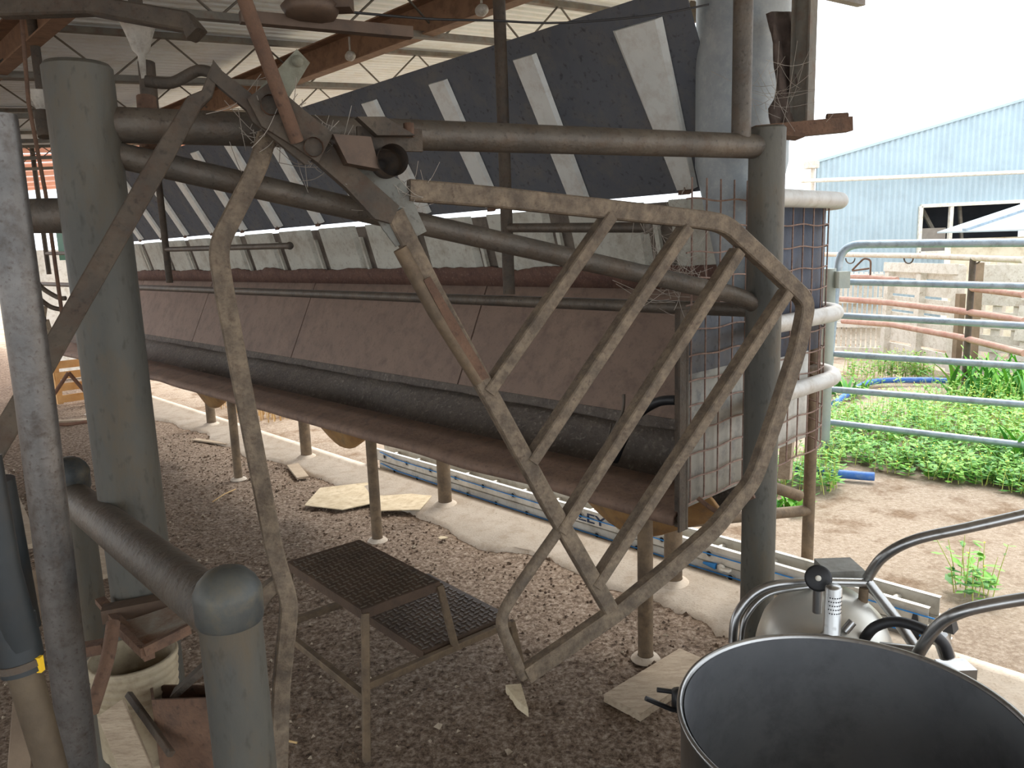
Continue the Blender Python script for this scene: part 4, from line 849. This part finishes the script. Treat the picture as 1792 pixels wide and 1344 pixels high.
for i in range(16): z = 1.35 + i * .022; p = G(1446, 560); mb.box(V((p.x, p.y, z)) + V((random.uniform(-.03, .03), 0, 0)), V((.16, 0, 0)), V((0, .1, 0)), Z * .009)
p = G(1446, 560); mb.box(V((p.x - .1, p.y, .67)), V((.08, 0, 0)), V((0, .08, 0)), Z * .67)
tag(mb.build('timber_stack', palW()), 'ragged stack of thin timber on a post at the left corner of the shed', 'timber stack')
# blue poly pipe
mb = MB(); mb.tube(smooth([G(x, y, .04) for x, y in ((1360, 808), (1390, 818), (1440, 826), (1500, 832), (1530, 834))], 6), .03, 12); tag(mb.build('poly_pipe', bluepipe()), 'blue poly pipe on the ground beneath the end of the trough', 'pipe')
mb = MB(); mb.tube(smooth([G(x, y, .04) for x, y in ((1460, 706), (1520, 670), (1600, 665), (1680, 668), (1720, 676), (1760, 690))], 6), .032, 12); tag(mb.build('poly_pipe', bluepipe()), 'blue poly pipe snaking on the ground in front of the pallets', 'pipe')
# ============================================================ PLANTS
def blade(mb, p, h, w, bend, az, mi=0, seg=3):
    d = V((math.cos(az), math.sin(az), 0)); sd = V((-d.y, d.x, 0)); L_ = []; 
    for i in range(seg + 1): t = i / seg; c = p + Z * h * t + d * bend * t * t; ww = w * (1 - t * .85); L_.append([c - sd * ww, c + sd * ww])
    mb.grid(L_, mi=mi, sm=True)
def weed(mb, p, h, k=10):
    # branching thin stem with small lobed leaves
    az = random.random() * 6.28; tip = p + Z * h + V((math.cos(az), math.sin(az), 0)) * h * random.uniform(.1, .4)
    mid = p + Z * h * .5 + V((math.cos(az), math.sin(az), 0)) * h * .08
    mb.tube([p, mid, tip], [.003, .0025, .0015], 4, mi=1, cap=False)
    for i in range(k):
        t = random.uniform(.1, 1) ; c = p.lerp(mid, t * 2) if t < .5 else mid.lerp(tip, t * 2 - 1); a = random.random() * 6.28; l = random.uniform(.03, .085) * (1.25 - t * .6)
        d = V((math.cos(a), math.sin(a), random.uniform(-.1, .5))); sd = d.cross(Z).normalized()
        e = c + d * l; m_ = c + d * l * .55
        mb.add([c, m_ + sd * l * .24, e, m_ - sd * l * .24], [(0, 1, 2, 3)], random.choice((0, 0, 2)), True)
    if random.random() < .3: mb.add([tip + V((.006, 0, 0)), tip + V((0, .006, 0)), tip - V((.006, 0, 0)), tip - V((0, .006, .004))], [(0, 1, 2, 3)], 3)
mb = MB(); cnt = 0
while cnt < 1150:
    x = random.uniform(1440, 1900); y = random.uniform(676, 884)
    # densest right and low
    lo = 740 - (x - 1450) * .16
    if y < lo and random.random() > .12: continue
    if y > 820 + (x - 1500) * .16: continue
    if x < 1520 and y > 815: continue
    cnt += 1; p = G(x, y); weed(mb, p, random.uniform(.12, .34) * (1 if y < 770 + (x - 1450) * .1 else .5), 12)
stuff(mb.build('weed_patch', [leafA(), leafB(), leafC(), flowerM()], fixn=False), 'dense bright green flowering weeds growing behind the cattle gate', 'weeds')
def clump(cx, cy, rad, n, h, label, mats_, broad=False, name='weed_clump', group=None):
    mb = MB(); c = G(cx, cy)
    for i in range(n):
        a = random.random() * 6.28; r = rad * math.sqrt(random.random()); p = c + V((math.cos(a), math.sin(a), 0)) * r; p.z = 0
        if broad: 
            az = random.random() * 6.28; blade(mb, p, h * random.uniform(.5, 1), .035, h * random.uniform(.3, .9), az, random.choice((0, 2)), 4)
        else: weed(mb, p, h * random.uniform(.6, 1.1), 9)
    tag(mb.build(name, mats_, fixn=False), label, 'weed', group)
ml = [leafA(), leafB(), leafC(), flowerM()]
clump(1500, 662, .22, 30, .35, 'leafy green weed clump just right of the gate post', ml)
clump(1556, 660, .14, 36, .32, 'upright bright green weed in front of the tall board pallet', ml)
clump(1608, 660, .2, 60, .30, 'grassy tuft beside the bright green weed before the pallets', ml)
clump(1480, 690, .2, 26, .2, 'low broad-leaved weed near the foot of the gate', ml, True)
clump(1765, 700, .55, 120, .5, 'big broad-leaved green bush at the right edge behind the gate rails', ml, True)
clump(1795, 812, .25, 26, .34, 'large bright green leaves at the right edge low down', ml, True)
clump(1700, 1042, .09, 14, .24, 'single wispy weed growing alone on the bare dirt', ml)
clump(1385, 890, .12, 30, .12, 'low green weed seen between the big right post and the thin post', ml, True)
clump(1400, 848, .25, 70, .3, 'bright weeds under the right end of the trough screen', ml)
mb = MB()
for i in range(700):
    p = S(random.uniform(7.2, 8.6), random.uniform(3.4, 4.6), 0); blade(mb, p, random.uniform(.15, .45), .006, random.uniform(.02, .2), random.random() * 6.28)
stuff(mb.build('straw_pile', hay(), fixn=False), 'dry golden straw heap behind the trough at left', 'straw')
# ============================================================ FAR LEFT END
def farbox(s, v, z, a, b, c, nm, lab, cat, m): mb = MB(); mb.box(S(s, v, z), U * a, W * b, Z * c); return tag(mb.build(nm, m), lab, cat)
farbox(12.6, 3.2, .92, .05, .8, .93, 'white_hopper', 'white metal feed bin at the far end of the trough', 'feed bin', white())
farbox(11.9, 2.95, 1.95, .3, .02, .25, 'green_panel', 'dark green sheet at the far end of the ribbed screen', 'panel', greenM())
for i, (x, y) in enumerate(((150, 700), (208, 700))):
    p = G(x, y); th_ = thing('wooden_pallet', ['orange timber pallet standing on edge under the far trough, left one', 'orange timber pallet standing on edge under the far trough, nearest the big post'][i], 'pallet', p, 'orange pallets at left rear')
    d = W
    for x_ in (-.28, .28): mb = MB(); mb.box(p + d * x_ + Z * .26, d * .03, U * .04, Z * .26); mb.build('bearer', mat('orange_pine', (196, 146, 88), (216, 170, 112), None, 6), th_)
    for z_ in (.06, .2, .34, .47): mb = MB(); mb.box(p + Z * z_ - U * .05, d * .3, U * .009, Z * .045); mb.build('board', mat('orange_pine', (0, 0, 0)), th_)
# trees and field beyond the far end
mb = MB(); mb.box(S(46, 3, .4), U * 1, W * 22, Z * .9); struct(mb.build('trim_%d' % k, mat('hazy_green_hedge', (120, 150, 110), (150, 176, 140), None, .5))); k += 1
# ============================================================ COBWEBS
mb = MB(); random.seed(3)
def cobweb(c, r, n, sd=.0009):
    for i in range(n):
        a = c + V((random.gauss(0, r), random.gauss(0, r), random.gauss(0, r))); b = c + V((random.gauss(0, r), random.gauss(0, r), random.gauss(0, r)))
        m_ = (a + b) / 2 - Z * (a - b).length * .12; mb.tube(smooth([a, m_, b], 4), sd, 4, cap=False)
cobweb(gp(480, 215, -.03), .045, 60, .0008); cobweb(gp(560, 255, -.03), .04, 40, .0008); cobweb(P(1180, 480, 2.5), .07, 60, .0008); cobweb(P(1160, 410, 2.5), .06, 36, .0006); cobweb(P(1350, 150, 2.5), .08, 24, .0006); cobweb(gp(680, 350, -.02), .03, 16, .0007); cobweb(gp(720, 340), .03, 20, .0007)
stuff(mb.build('cobweb', web(), fixn=False), 'dusty cobwebs strung over the linkage and pipes', 'cobweb')
